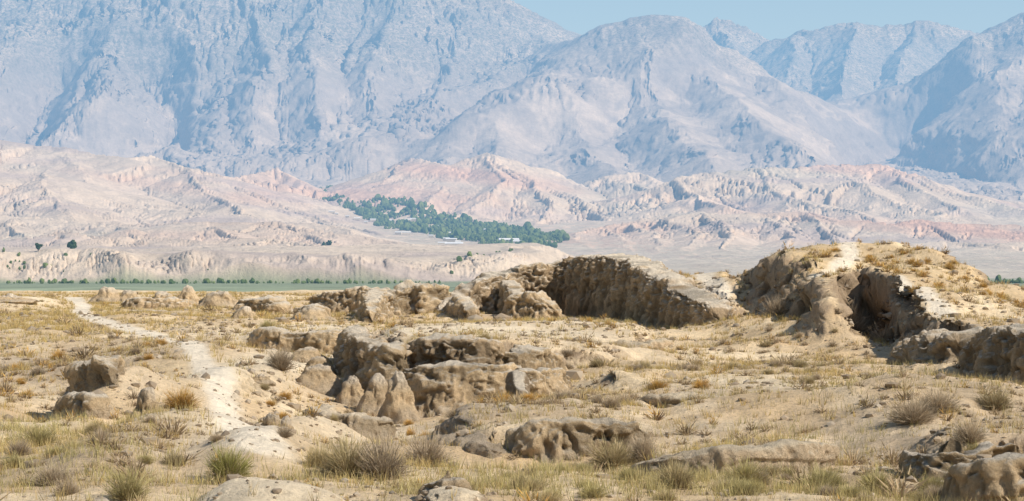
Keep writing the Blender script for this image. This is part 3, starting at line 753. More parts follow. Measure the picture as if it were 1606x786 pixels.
wall('small forked wall stub with a black shadow beneath it', [(800,50,588,.2),(812,49.5,580,.28),(835,50,582,.28),(865,51,582,.25),(895,52,592,.2)], res=.045, amp=.10, seed=43)
wall('short spur in front of the small forked wall stub', [(812,49,584,.2),(814,47,600,.22),(822,45.5,622,.14)], res=.04, amp=.09, seed=45, side=C(.42,.31,.20))
for i, (lb, px, d, py, wp, kw) in enumerate((
    ('smooth rounded clay boulder standing below the straight low wall', 482, 66, 543, 52, {}),
    ('clay boulder leaning against the smooth rounded one', 500, 63, 558, 42, {}),
    ('wide pale clay block nearest the grey bush', 500, 58, 574, 60, dict(boxy=.8)),
    ('small clay cone with a dark left side beside the pale flared pier', 552, 56, 593, 42, {}),
    ('flat spreading clay heap at the foot of the flared pier', 626, 52, 588, 50, {}),
    ('pale clay foot between the cone and the flared pier', 592, 54.5, 590, 50, {}))):
    lump(lb, px, d, py, wp, 50+i, amp=.18, **kw)
for i, (lb, px, d, py, wp, kw) in enumerate((
    ('flat topped clay stump on the skyline right of the cone shaped one', 344, 140, 459, 52, dict(boxy=.6)),
    ('pale cone shaped clay stump on the skyline at left', 293, 152, 451, 34, dict(lean=(.1, 0))),
    ('knobbly brown clay stump left of the pale skyline lumps', 170, 158, 453, 44, {}),
    ('smooth pale clay lump right of the knobbly skyline stump', 203, 158, 457, 38, {}),
    ('low pale swelling between the skyline lumps', 255, 156, 459, 40, {}),
    ('dark sided pointed clod behind the green grass patch', 383, 112, 484, 40, {}),
    ('pale clay clod at the right of the pointed clod', 490, 110, 484, 54, {}),
    ('pale dome of earth at the left edge of the plateau', 18, 146, 464, 60, {}))):
    lump(lb, px, d, py, wp, 70+i, amp=.2, **kw)
# --- left slope
wall('tilted clay slab with black shade on its left, upper left slope', [(188,43.4,580,.2),(170,44.0,566,.4),(150,45.4,568,.45),(133,47,590,.4),(117,48.4,610,.3),(100,49.6,630,.2)], res=.04, amp=.15, seed=61, rill=.14, name='clay_slab', cat='clay slab', flare=.35, sunk=.7)
wall('lower clay slab continuing down from the upper tilted one', [(165,41.0,628,.2),(142,41.4,616,.34),(122,42.6,632,.32),(102,44,656,.18)], res=.04, amp=.13, seed=62, rill=.14, name='clay_slab', cat='clay slab', flare=.35, sunk=.6)
lump('hunched clay rock with a hollow black face beside orange tufts', 233, 38.5, 612, 52, 63, amp=.28, name='clay_rock', cat='clay rock')
lump('low clay rock with dark left side on the right flank of the path ridge', 424, 36, 649, 46, 64, amp=.24, name='clay_rock', cat='clay rock')
lump('pale slab shaped rock right of the low dark sided rock', 450, 35.5, 658, 30, 65, amp=.2, name='clay_rock', cat='clay rock')
lump('small clay hump with a black hole right of the path', 408, 52, 588, 30, 66, amp=.25, name='clay_rock', cat='clay rock')
# --- centre front bank and right side
wall('crumbling bank of earth with pitted face in the centre foreground', [(795,33.0,690,.25),(830,32.8,668,.36),(870,32.7,659,.42),(910,32.7,656,.42),(950,32.8,658,.42),(990,33.0,658,.40),(1014,33.4,676,.3)], res=.032, amp=.13, seed=81, rill=.14, name='earth_bank', cat='earth bank', sunk=.25, topc=C(.80,.65,.46))
wall('dark lower end of the pitted bank, left of its pale face', [(704,35.5,694,.25),(722,34,686,.36),(745,33,692,.4),(775,32.4,694,.36),(805,32.3,696,.25)], res=.034, amp=.13, seed=82, rill=.12, name='earth_bank', cat='earth bank', sunk=.25, side=C(.50,.38,.25), topc=C(.60,.47,.33))  # shaded end of the bank: darker side and top colours paint that shade
wall('small crumbling block of earth at the bottom edge of the picture', [(665,23.5,762,.14),(690,23,754,.2),(718,23,752,.22),(742,23.2,764,.14)], res=.022, amp=.07, seed=83, rill=.08, name='earth_bank', cat='earth bank')
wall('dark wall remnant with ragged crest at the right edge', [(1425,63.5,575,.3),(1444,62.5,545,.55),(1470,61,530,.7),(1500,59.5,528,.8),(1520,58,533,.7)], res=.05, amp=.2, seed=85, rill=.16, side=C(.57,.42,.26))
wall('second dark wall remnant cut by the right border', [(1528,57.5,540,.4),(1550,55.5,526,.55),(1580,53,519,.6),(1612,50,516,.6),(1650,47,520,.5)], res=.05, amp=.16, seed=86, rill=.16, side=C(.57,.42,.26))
wall('overhanging clay ledge above a dark hollow, lower right', [(1418,29,718,.16),(1445,28.2,706,.28),(1485,27.7,704,.34),(1520,27.8,706,.3),(1560,28.2,694,.26),(1620,28.2,682,.2)], res=.026, amp=.09, seed=88, rill=.1, name='clay_ledge', cat='clay ledge')
wall('pale clay ledge running out of the picture at lower right', [(1478,24.6,752,.1),(1510,24,738,.2),(1545,23.7,727,.28),(1595,23.6,724,.3),(1670,23.6,722,.2)], res=.024, amp=.08, seed=89, rill=.08, name='clay_ledge', cat='clay ledge')
lump('clay nub beside the dark wall remnants at right', 1572, 50, 588, 30, 90, amp=.2, name='clay_rock', cat='clay rock')

wall('low crumbling earth bank across the middle right of the foreground', [(975,44.8,636,.2),(1020,43.8,627,.32),(1080,43.2,622,.36),(1150,43,624,.34),(1220,43.1,622,.36),(1285,43.5,617,.34),(1340,44.8,614,.2)], res=.04, amp=.13, seed=101, rill=.14, name='earth_bank', cat='earth bank', sunk=.3, side=C(.76,.56,.34), topc=C(.84,.67,.45))
wall('thin earth edge above the bottom grass, right of the pitted bank', [(985,30.0,730,.12),(1060,29.2,718,.2),(1150,29,710,.22),(1235,29.3,701,.22),(1308,30.6,703,.14)], res=.03, amp=.08, seed=103, rill=.1, name='earth_bank', cat='earth bank', sunk=.25, side=C(.72,.53,.33), topc=C(.84,.67,.45))
wall('pale broken bank between the excavated rooms and the front hollow', [(470,46,640,.15),(520,44.5,648,.28),(575,44,655,.3),(625,44.6,658,.2)], res=.04, amp=.11, seed=105, rill=.12, name='earth_bank', cat='earth bank', sunk=.3, side=C(.78,.59,.37), topc=C(.88,.70,.48))
wall('low earth step on the flat left of the great mound', [(880,78,549,.2),(930,76.5,541,.4),(990,76,538,.45),(1050,77,540,.3)], res=.06, amp=.12, seed=107, rill=.12, name='earth_bank', cat='earth bank', sunk=.3, side=C(.74,.54,.33), topc=C(.86,.68,.45))
# ================================================================== plants, loose clods, the village
def plant_mat(name, trans=.25):
    m, nt, out = new_mat(name)
    a = nt.nodes.new('ShaderNodeAttribute'); a.attribute_name = 'tint'
    oi = nt.nodes.new('ShaderNodeObjectInfo')
    r = ramp(nt, oi.outputs['Random'], ((0, (.82, .80, .78)), (1, (1.15, 1.12, 1.05))))
    c = mixc(nt, 'MULTIPLY', 1.0, a.outputs['Color'], r)
    d = nt.nodes.new('ShaderNodeBsdfDiffuse'); t = nt.nodes.new('ShaderNodeBsdfTranslucent'); mx = nt.nodes.new('ShaderNodeMixShader')
    nt.links.new(c, d.inputs[0]); nt.links.new(c, t.inputs[0]); mx.inputs[0].default_value = trans
    nt.links.new(d.outputs[0], mx.inputs[1]); nt.links.new(t.outputs[0], mx.inputs[2]); nt.links.new(mx.outputs[0], out.inputs[0])
    return m
mat_plant = plant_mat('dry_plant')

def blades(base, tip, width, cb, ct):
    """thin triangles from base to tip"""
    n = len(base); ax = tip-base
    r = rng.normal(size=(n, 3)); sd = np.cross(ax, r); sd /= np.linalg.norm(sd, axis=1, keepdims=True)+1e-9
    w = np.broadcast_to(np.asarray(width, float).reshape(-1, 1), (n, 1))
    V = np.stack([base-sd*w*.5, base+sd*w*.5, tip], 1).reshape(-1, 3)
    Cc = np.stack([cb, cb, ct], 1).reshape(-1, 3)
    return V, Cc

def tri_mesh(name, V, Cc):
    return mesh_from(name, V, np.arange(len(V)).reshape(-1, 3), Cc, smooth=False)

def tufts(P, H, R, K, wid, col, lean=.5, colvar=.18, dark=.6):
    """P (n,3) tufts of K blades"""
    n = len(P); m = n*K
    c = np.repeat(P, K, 0); h = np.repeat(H, K)*rng.uniform(.45, 1.1, m); r = np.repeat(R, K)
    a = rng.uniform(0, 2*math.pi, m); q = np.sqrt(rng.uniform(0, 1, m))
    b = c.copy(); b[:, 0] += np.cos(a)*q*r; b[:, 1] += np.sin(a)*q*r; b[:, 2] -= .02
    t = b.copy(); le = h*lean*rng.uniform(.2, 1.2, m); a2 = a + rng.normal(0, .9, m)
    t[:, 0] += np.cos(a2)*le; t[:, 1] += np.sin(a2)*le; t[:, 2] += h
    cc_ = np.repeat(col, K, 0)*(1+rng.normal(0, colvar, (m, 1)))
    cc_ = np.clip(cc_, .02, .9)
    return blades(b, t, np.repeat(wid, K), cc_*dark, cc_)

def dome(n, R, H, wid, c0, c1, root=.25, seed=0, fuzz=.5, flat=.7):
    """a twiggy bush round the origin: (foliage, twigs)"""
    g = np.random.default_rng(seed)
    a = g.uniform(0, 2*math.pi, n); el = np.arcsin(g.uniform(.02, 1, n)**flat)
    lum = 1+.28*np.sin(a*3+seed)*np.cos(el*2+seed)+.14*np.sin(a*7+1.3*seed)
    rr_ = g.uniform(.55, 1.05, n)*lum
    tip = np.stack([np.cos(a)*np.cos(el)*R*rr_, np.sin(a)*np.cos(el)*R*rr_, np.sin(el)*H*rr_+.02], -1)
    st = g.uniform(.35, .8, (n, 1)); base = tip*st + g.normal(0, .05*R, (n, 3)); base[:, 2] = np.clip(base[:, 2], 0, None)
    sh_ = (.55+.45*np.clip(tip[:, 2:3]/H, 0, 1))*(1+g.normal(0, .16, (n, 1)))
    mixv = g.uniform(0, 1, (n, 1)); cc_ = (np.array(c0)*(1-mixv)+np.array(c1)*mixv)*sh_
    global rng
    keep = rng; rng = g
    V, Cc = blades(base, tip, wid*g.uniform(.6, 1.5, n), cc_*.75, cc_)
    k = max(24, n//7); a = g.uniform(0, 2*math.pi, k); el = np.arcsin(g.uniform(.1, .98, k))
    tp = np.stack([np.cos(a)*np.cos(el)*R*.8, np.sin(a)*np.cos(el)*R*.8, np.sin(el)*H*.85], -1)
    bs = np.stack([np.cos(a)*R*.08, np.sin(a)*R*.08, a*0-.04], -1)
    tc = np.ones((k, 3))*np.array([.30, .22, .14])*(1+g.normal(0, .15, (k, 1)))
    V2, C2 = blades(bs, tp, wid*1.6, tc, tc*1.2)
    rng = keep
    return (V, Cc), (V2, C2)

# ---- sample ground positions
def scatter(n, dlo, dhi, pw=.3, lo=-60, hi=1666):
    u = rng.uniform(0, 1, n); k = pw+1
    d = (dlo**k + u*(dhi**k-dlo**k))**(1/k); px = rng.uniform(lo, hi, n)
    return px, d, (px-CX)/PXF*d
SL = sl.astype(F32); BARE = np.clip(np.maximum(bare, pm*1.6), 0, 1).astype(F32)
def zone(x, y, px, d, rx, ry):
    cx, cy = xy(px, d); return np.exp(-(((x-cx)/rx)**2+((y-cy)/ry)**2))
def pnoise(x, y, s, seed): return fbm(x.astype(F32)/s, y.astype(F32)/s, 3, seed)

def field(n, dlo, dhi, zones, base, nseed, nscale, maxsl=.75, pw=.3, baref=.9):
    px, d, x = scatter(n, dlo, dhi, pw)
    den = np.full(n, base, float)
    for z in zones: den = np.maximum(den, z[5]*zone(x, d, z[0], z[1], z[2], z[3])) if z[4] == 'add' else den
    den = den*np.clip(.35+2.2*pnoise(x, d, nscale, nseed)+.35, 0, 1.3)
    den *= np.clip(1.35-gs.sample(SL, x, d)/maxsl, 0, 1)*np.clip(1-baref*gs.sample(BARE, x, d)*1.2, 0, 1)
    k = rng.uniform(0, 1, n) < den
    x, d = x[k], d[k]
    return np.stack([x, d, gz(x, d)], -1)
Zn = lambda px, d, rx, ry, a: (px, d, rx, ry, 'add', a)
def colmix(n, *cs):
    w_ = rng.dirichlet([.5]*len(cs), n); return w_@np.array(cs)
sc = .55 if QUICK else 1.0
# straw grass
P1 = field(int(135000*sc), 17, 210, [Zn(120,120,8,25,.9), Zn(200,155,9,14,.9), Zn(60,95,6,14,.9), Zn(420,118,8,8,.8), Zn(240,58,1.6,5,.8), Zn(260,74,3,5,.5), Zn(60,30,2.5,6,.9), Zn(30,45,4,8,.5), Zn(1150,90,10,9,.7), Zn(1000,60,6,8,.6), Zn(900,50,3,4,.8), Zn(1400,52,4,6,.8), Zn(1560,46,4,5,.7), Zn(760,105,9,6,.5), Zn(580,28,2.2,4,.9), Zn(1100,31,4,4,.7), Zn(1350,66,7,5,.8),Zn(520,52,2,6,.4)], .26, 201, 3.0)
dist = P1[:, 1]
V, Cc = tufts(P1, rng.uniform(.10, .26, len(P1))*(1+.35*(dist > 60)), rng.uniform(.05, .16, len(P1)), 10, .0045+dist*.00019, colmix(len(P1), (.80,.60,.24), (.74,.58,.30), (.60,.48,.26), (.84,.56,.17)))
tag(link('dry_grass', tri_mesh('dry_grass', V, Cc), mat_plant), kind='stuff')
# olive grass in the hollows
P2 = field(int(52000*sc), 17, 130, [Zn(950,26.5,3.6,2.6,1.3), Zn(1250,25.5,3.4,2.4,1.2), Zn(1550,24,2.4,2.0,1.0), Zn(750,25,1.0,2.2,1.0), Zn(60,36,2.4,4,.9), Zn(100,24,1.6,3,.9), Zn(240,21,1.0,2,.8), Zn(1150,34,3,2,.5), Zn(820,107,4,3,.8), Zn(680,106,4,2,.8), Zn(1500,60,4,4,.4), Zn(1350,42,3,3,.4), Zn(1130,95,5,5,.4), Zn(840,116,2,2,.9)], .02, 211, 2.2, pw=-.2)
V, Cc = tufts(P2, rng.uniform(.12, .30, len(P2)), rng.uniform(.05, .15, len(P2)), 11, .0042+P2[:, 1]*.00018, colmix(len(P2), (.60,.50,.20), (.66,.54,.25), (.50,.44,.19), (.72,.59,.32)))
tag(link('olive_grass', tri_mesh('olive_grass', V, Cc), mat_plant), kind='stuff')
# grey brown low scrub: many small domes
def merged_domes(P, R, H, n, wid, c0, c1, seed, nvar=6):
    Vs, Cs = [], []
    for v in range(nvar):
        (a, ca), (b, cb) = dome(n, 1, 1, 1, c0, c1, seed=seed+v)
        # widths are set for a unit bush: rebuild with proper width
        (a, ca), (b, cb) = dome(n, 1, 1, wid, c0, c1, seed=seed+v)
        a = np.concatenate([a, b]); ca = np.concatenate([ca, cb])
        k = np.arange(len(P)) % nvar == v; p = P[k]; r = R[k]; h = H[k]
        if not len(p): continue
        th = rng.uniform(0, 2*math.pi, len(p)); co_, si = np.cos(th)[:, None], np.sin(th)[:, None]
        x = (a[None, :, 0]*co_ - a[None, :, 1]*si)*r[:, None]+p[:, 0:1]
        y = (a[None, :, 0]*si + a[None, :, 1]*co_)*r[:, None]+p[:, 1:2]
        z = a[None, :, 2]*h[:, None]+p[:, 2:3]-.02
        Vs.append(np.stack([x, y, z], -1).reshape(-1, 3)); cv = 1+rng.normal(0, .12, (len(p), 1, 1))
        Cs.append((ca[None]*cv).reshape(-1, 3))
    return np.concatenate(Vs), np.clip(np.concatenate(Cs), .01, .9)
P3 = field(int(19000*sc), 18, 190, [Zn(90,66,5,10,1.0), Zn(250,31,1.5,3,.9), Zn(760,42,3,6,.9), Zn(1020,66,7,9,.8), Zn(1200,74,7,8,.7), Zn(1450,34,3,6,.9), Zn(1050,46,5,6,.7), Zn(150,27,1.5,3,.8), Zn(1560,42,4,6,.7), Zn(1250,94,3,7,.8), Zn(420,66,2,5,.6), Zn(1080,36,3,4,.7)], .20, 221, 4.0, maxsl=1.2)
R3 = rng.lognormal(math.log(.13), .42, len(P3))*(1+P3[:, 1]/160)
V, Cc = merged_domes(P3, R3, R3*rng.uniform(.6, 1.1, len(P3)), 42, .075, (.66,.49,.28), (.78,.60,.37), 300)
tag(link('low_scrub', tri_mesh('low_scrub', V, Cc), mat_plant), kind='stuff')
P4 = field(int(9000*sc), 18, 190, [Zn(60,60,4,10,.9), Zn(1400,96,7,14,1.3), Zn(1520,86,5,12,1.3), Zn(1100,118,6,9,1.2), Zn(280,60,2,6,.7), Zn(560,60,4,6,.7), Zn(900,44,3,3,.5), Zn(1230,100,3,5,.9), Zn(700,66,6,5,.4), Zn(1050,80,8,8,.5), Zn(150,40,1.5,4,.7)], .07, 231, 3.0, maxsl=1.1)
R4 = rng.lognormal(math.log(.14), .35, len(P4))*(1+P4[:, 1]/170)
V, Cc = merged_domes(P4, R4, R4*1.1, 34, .085, (.82,.45,.12), (.74,.52,.19), 340)
tag(link('orange_scrub', tri_mesh('orange_scrub', V, Cc), mat_plant), kind='stuff')

# ---- loose clods
def clod_template(seed):
    bm = bmesh.new(); bmesh.ops.create_icosphere(bm, subdivisions=1, radius=1)
    V = np.array([v.co[:] for v in bm.verts]); Fq = np.array([[v.index for v in f.verts] for f in bm.faces]); bm.free()
    g = np.random.default_rng(seed); V = V*(1+g.normal(0, .22, (len(V), 1))); return V*np.array([1, .85, .62]), Fq
def spread(P, S, colr, ntemp=5, seed=0, maker=clod_template):
    Vs, Fs, Cs = [], [], []; off = 0
    for v in range(ntemp):
        a, f = maker(seed+v); k = np.arange(len(P)) % ntemp == v; p, s_ = P[k], S[k]
        if not len(p): continue
        if s_.ndim == 1: s_ = np.stack([s_]*3, -1)
        th = rng.uniform(0, 2*math.pi, len(p)); co_, si = np.cos(th)[:, None], np.sin(th)[:, None]
        x = (a[None, :, 0]*co_ - a[None, :, 1]*si)*s_[:, 0:1]+p[:, 0:1]
        y = (a[None, :, 0]*si + a[None, :, 1]*co_)*s_[:, 1:2]+p[:, 1:2]
        z = a[None, :, 2]*s_[:, 2:3]+p[:, 2:3]
        Vs.append(np.stack([x, y, z], -1).reshape(-1, 3))
        Fs.append((f[None]+(np.arange(len(p))*len(a))[:, None, None]).reshape(-1, 3)+off); off += len(p)*len(a)
        Cs.append(np.repeat(colr[k], len(a), 0)*(1+rng.normal(0, .06, (len(p)*len(a), 1))))
    return np.concatenate(Vs), np.concatenate(Fs), np.clip(np.concatenate(Cs), .01, .9)
px_, d_, x_ = scatter(int(46000*sc), 16, 130, -.1)
slp = gs.sample(SL, x_, d_); den = np.clip(.16+1.1*pnoise(x_, d_, 3.5, 241)+.8*np.clip(slp-.35, 0, 1), 0, 1)
k = rng.uniform(0, 1, len(x_)) < den; x_, d_ = x_[k], d_[k]
S5 = rng.lognormal(math.log(.030), .55, len(x_))*(.55+d_/55); P5 = np.stack([x_, d_, gz(x_, d_)+S5*.15], -1)
V, Fq, Cc = spread(P5, S5, colmix(len(P5), (.58,.46,.32), (.44,.34,.23), (.66,.56,.43), (.36,.28,.2)), seed=500)
me = mesh_from('rubble', V, Fq, Cc, smooth=False); tag(link('rubble', me, mat_plant), kind='stuff')

# ---- single shrubs
def proto(kind, seed, n, R, H, wid, c0, c1, parts=True):
    (a, ca), (b, cb) = dome(n, R, H, wid, c0, c1, seed=seed)
    if parts: return [('foliage', tri_mesh(kind+'_foliage', a, ca)), ('stem', tri_mesh(kind+'_stem', b, cb))]
    return tri_mesh(kind, np.concatenate([a, b]), np.concatenate([ca, cb]))
KINDS_ = {
  'green_shrub': ((.44,.43,.13), (.60,.53,.20)), 'dry_shrub': ((.60,.47,.32), (.76,.62,.44)), 'straw_shrub': ((.62,.50,.26), (.72,.59,.35)), 'orange_shrub': ((.82,.44,.11), (.78,.54,.18)), 'olive_shrub': ((.56,.48,.20), (.68,.58,.30))}
for m_ in (mat_plant,): pass
BIG = {k: [proto(k, 600+i*7+j*31, 1500, 1, 1, .016, c[0], c[1]) for j in range(5)] for i, (k, c) in enumerate(KINDS_.items())}
SMALL = {k: [proto(k, 800+i*7+j*31, 260, 1, 1, .045, c[0], c[1], False) for j in range(5)] for i, (k, c) in enumerate(KINDS_.items())}
for L in BIG.values():
    for pr in L:
        for nm, me in pr: me.materials.append(mat_plant)
for L in SMALL.values():
    for me in L: me.materials.append(mat_plant)
def shrub(kind, px, d, wpx, hpx, label, group=None, big=False, cat='shrub'):
    x, y = xy(px, d); z = float(gz(x, y))-.02; R = wpx/2/PXF*d; H = hpx/PXF*d
    j = random.randrange(5); rz = random.uniform(0, 6.28)
    if big:
        o = empty(kind, (x, y, z), rz); o.scale = (R, R, H)
        for nm, me in BIG[kind][j]:
            link(nm, me, None, o)
    else:
        o = link(kind, SMALL[kind][j]); o.location = (x, y, z); o.rotation_euler = (0, 0, rz); o.scale = (R, R, H)
    return tag(o, label, cat, group)
def dof(px, py):        # distance at which the ground shows at (px, py)
    i = np.argmin(abs(gs.px-px)); zc = G[:, i]; yy = CY-zc/gs.d*PXF
    k = np.where(yy >= py)[0]
    k = k[gs.d[k] < 240]
    return float(gs.d[k[-1]]) if len(k) else 20.
BIGS = [
 ('green_shrub', 358, 752, 88, 62, 'round bright green shrub on the bare hump in the left foreground'),
 ('olive_shrub', 200, 790, 90, 52, 'olive shrub at the bottom edge, left of the round bright green one'),
 ('straw_shrub', 545, 745, 120, 66, 'large pale straw coloured shrub in the hollow right of the bare hump'),
 ('dry_shrub', 600, 752, 110, 72, 'large grey twiggy shrub touching the pale straw coloured one'),
 ('dry_shrub', 668, 735, 100, 60, 'grey brown shrub between the hollow and the dark bank'),
 ('straw_shrub', 500, 730, 60, 40, 'small straw shrub at the left rim of the front hollow'),
 ('olive_shrub', 1285, 775, 84, 52, 'grey green shrub at the bottom edge, right of centre'),
 ('olive_shrub', 1170, 758, 80, 46, 'olive shrub on the grassy foreground below the low bank'),
 ('olive_shrub', 1375, 775, 84, 48, 'yellow green shrub left of the clay ledges, bottom right'),
 ('straw_shrub', 1060, 764, 90, 48, 'straw shrub in the bottom grass right of the pitted bank'),
 ('straw_shrub', 960, 730, 100, 46, 'pale fuzzy shrub under the pitted bank'),
 ('dry_shrub', 1010, 722, 60, 50, 'grey twiggy shrub at the right end of the pitted bank'),
 ('olive_shrub', 860, 765, 100, 46, 'olive shrub in the grass below the pitted bank'),
 ('dry_shrub', 1430, 662, 100, 46, 'broad grey shrub below the dark wall remnants'),
 ('dry_shrub', 1520, 690, 70, 40, 'grey brown shrub above the overhanging clay ledge'),
 ('dry_shrub', 1470, 645, 90, 42, 'dry shrub nearest the foot of the left dark wall remnant'),
 ('straw_shrub', 1560, 640, 80, 40, 'straw shrub in front of the right dark wall remnant'),
 ('dry_shrub', 440, 580, 62, 40, 'grey bush in the pit below the straight low wall'),
 ('dry_shrub', 568, 540, 60, 26, 'grey twiggy bush on top of the brown corner pier'),
 ('dry_shrub', 1220, 500, 60, 40, 'pale grey shrub at the dark foot of the great mound'),
 ('dry_shrub', 1330, 520, 70, 50, 'grey shrub inside the shaded recess of the great mound'),
 ('dry_shrub', 1385, 545, 70, 36, 'grey shrub under the lit spur of the great mound'),
 ('olive_shrub', 420, 516, 40, 16, 'small green shrub among straw grass right of the dark sided clod'),
 ('green_shrub', 780, 480, 44, 14, 'low green shrub against the foot of the long high wall'),
 ('orange_shrub', 232, 652, 20, 26, 'bright yellow shrub in front of the hunched clay rock'),
 ('orange_shrub', 285, 640, 70, 34, 'orange yellow shrub between the hunched clay rock and the path'),
 ('dry_shrub', 85, 760, 90, 40, 'grey dry shrub in the lower left corner'),
 ('olive_shrub', 60, 700, 90, 40, 'olive shrub in the grass at the left border'),
 ('dry_shrub', 340, 690, 34, 16, 'tiny dark shrub in the worn earth behind the round green one'),
 ('dry_shrub', 1180, 725, 90, 36, 'grey shrub in front of the low earth edge, right of centre'),
]
for k_, px, py, wp, hp, lb in BIGS:
    py = min(py, 781)
    shrub(k_, px, dof(px, py), wp, hp, lb, 'large single shrubs', True)
ZL = [  # where, (px, d, rx, ry), [(kind, share)], count
 ('on the slope left of the footpath', (90, 64, 4.5, 11), (('dry_shrub', .5), ('orange_shrub', .5)), 34),
 ('on the top of the great mound', (1400, 95, 6.5, 9), (('orange_shrub', .85), ('dry_shrub', .15)), 40),
 ('on the right slope of the great mound', (1540, 84, 4, 8), (('orange_shrub', .9), ('straw_shrub', .1)), 26),
 ('at the foot of the great mound', (1260, 80, 7, 5), (('dry_shrub', .7), ('straw_shrub', .3)), 30),
 ('on the flat behind the long high wall', (1100, 118, 4, 9), (('orange_shrub', .9), ('dry_shrub', .1)), 16),
 ('on the flat ground right of the small forked wall', (1060, 60, 6, 7), (('dry_shrub', .6), ('straw_shrub', .4)), 30),
 ('on the slope above the pitted bank', (830, 45, 3.2, 6), (('dry_shrub', .7), ('orange_shrub', .3)), 26),
 ('in the foreground grass below the pitted bank', (1000, 26, 3.6, 2.6), (('olive_shrub', .6), ('straw_shrub', .4)), 22),
 ('in the bottom right foreground', (1400, 26, 3.0, 3), (('olive_shrub', .5), ('dry_shrub', .5)), 22),
 ('around the dark wall remnants', (1480, 52, 4, 6), (('dry_shrub', .5), ('straw_shrub', .5)), 22),
 ('in the lower left foreground', (90, 28, 1.9, 5), (('olive_shrub', .4), ('straw_shrub', .3), ('dry_shrub', .3)), 24),
 ('in the hollow right of the path ridge', (560, 48, 3.0, 9), (('orange_shrub', .5), ('straw_shrub', .5)), 20),
 ('on the far flat at the left', (170, 140, 10, 22), (('straw_shrub', .8), ('olive_shrub', .2)), 26),
 ('on the pale flat before the long high wall', (760, 100, 8, 9), (('olive_shrub', .6), ('orange_shrub', .4)), 22),
]
COLW = {'green_shrub': 'green', 'dry_shrub': 'grey brown', 'straw_shrub': 'straw coloured', 'orange_shrub': 'orange', 'olive_shrub': 'olive green'}
for where, (zx, zd, rx, ry), kinds, cnt in ZL:
    cx, cy = xy(zx, zd)
    for i in range(cnt):
        x = cx+random.gauss(0, rx*.55); y = cy+random.gauss(0, ry*.55)
        px = CX+x/y*PXF
        if not (8 < px < 1598) or y < 20: continue
        if float(gs.sample(SL, x, y)) > 1.0 or float(gs.sample(BARE, x, y)) > .6: continue
        u = random.random(); kd = kinds[-1][0]; acc = 0
        for kk, sh_ in kinds:
            acc += sh_
            if u < acc: kd = kk; break
        R = random.uniform(.16, .36)*(.75 if y < 35 else 1)*(1.15 if y > 80 else 1); big = R > .26
        sz = 'broad' if big else 'small'
        lb = f'{sz} {COLW[kd]} shrub {where}'
        shrub(kd, px, y, 2*R/y*PXF, R*random.uniform(.8, 1.2)/y*PXF, lb, lb.replace(' shrub ', ' shrubs '), big=(y < 75))

# ---- the village in the side valley
VIL = [(885,4450),(885,5050),(850,5400),(760,5750),(700,6000),(610,6700),(540,7300),(500,7500),(462,7500),(470,7000),(540,6300),(610,5600),(690,5050),(770,4600),(820,4400)]
def ico1(seed):
    bm = bmesh.new(); bmesh.ops.create_icosphere(bm, subdivisions=2, radius=1)
    V = np.array([v.co[:] for v in bm.verts]); Fq = np.array([[v.index for v in f.verts] for f in bm.faces]); bm.free()
    V = V*(1+.55*fbm3(V*1.7+seed, 2, seed)+.25*fbm3(V*4+seed, 2, seed))[:, None]; return V, Fq
fz = lambda x, y: far_sheet.sample(far_Z, x, y)
n = 15000; px_ = rng.uniform(455, 890, n); d_ = rng.uniform(4350, 7550, n); x_ = (px_-CX)/PXF*d_
S = sdf(x_.astype(F32), d_.astype(F32), [xy(*p) for p in VIL]) + 110*pnoise(x_, d_, 200., 251)
floor_ok = fz(x_, d_)-valley_floor(x_, d_) < 60
k = (S > 0) & (rng.uniform(0, 1, n) < np.clip(.3+2.2*pnoise(x_, d_, 150., 261)+.5, .12, 1)) & floor_ok
x_, d_ = x_[k], d_[k]
xs = [x_]; ds = [d_]
# scattered rows at the foot of the bluff and along the river
for (pa, da, pb, db, c_) in ((0,2560,320,2560,90), (320,2570,700,2540,110), (700,2600,830,3100,14), (0,2660,150,2640,16), (1540,2600,1640,2560,60)):
    t_ = rng.uniform(0, 1, c_); ds.append(da+(db-da)*t_+rng.normal(0, 14, c_)); xs.append(((pa+(pb-pa)*t_)-CX)/PXF*ds[-1])
x_, d_ = np.concatenate(xs), np.concatenate(ds)
hh = np.clip(rng.lognormal(math.log(5.0), .36, len(x_)), 2.5, 15)*np.where(d_ < 3200, .42, 1.0); S6 = np.stack([hh*rng.uniform(.55, 1.0, len(x_)), hh*rng.uniform(.55, 1.0, len(x_)), hh], -1)
P6 = np.stack([x_, d_, fz(x_, d_)+hh*.7], -1)
V, Fq, Cc = spread(P6, S6, colmix(len(P6), (.09,.14,.05), (.20,.25,.09), (.12,.17,.07)), seed=900, maker=ico1)
tag(link('woods', mesh_from('woods', V, Fq, Cc, smooth=False), plant_mat('far_leaves', .1)), kind='stuff')
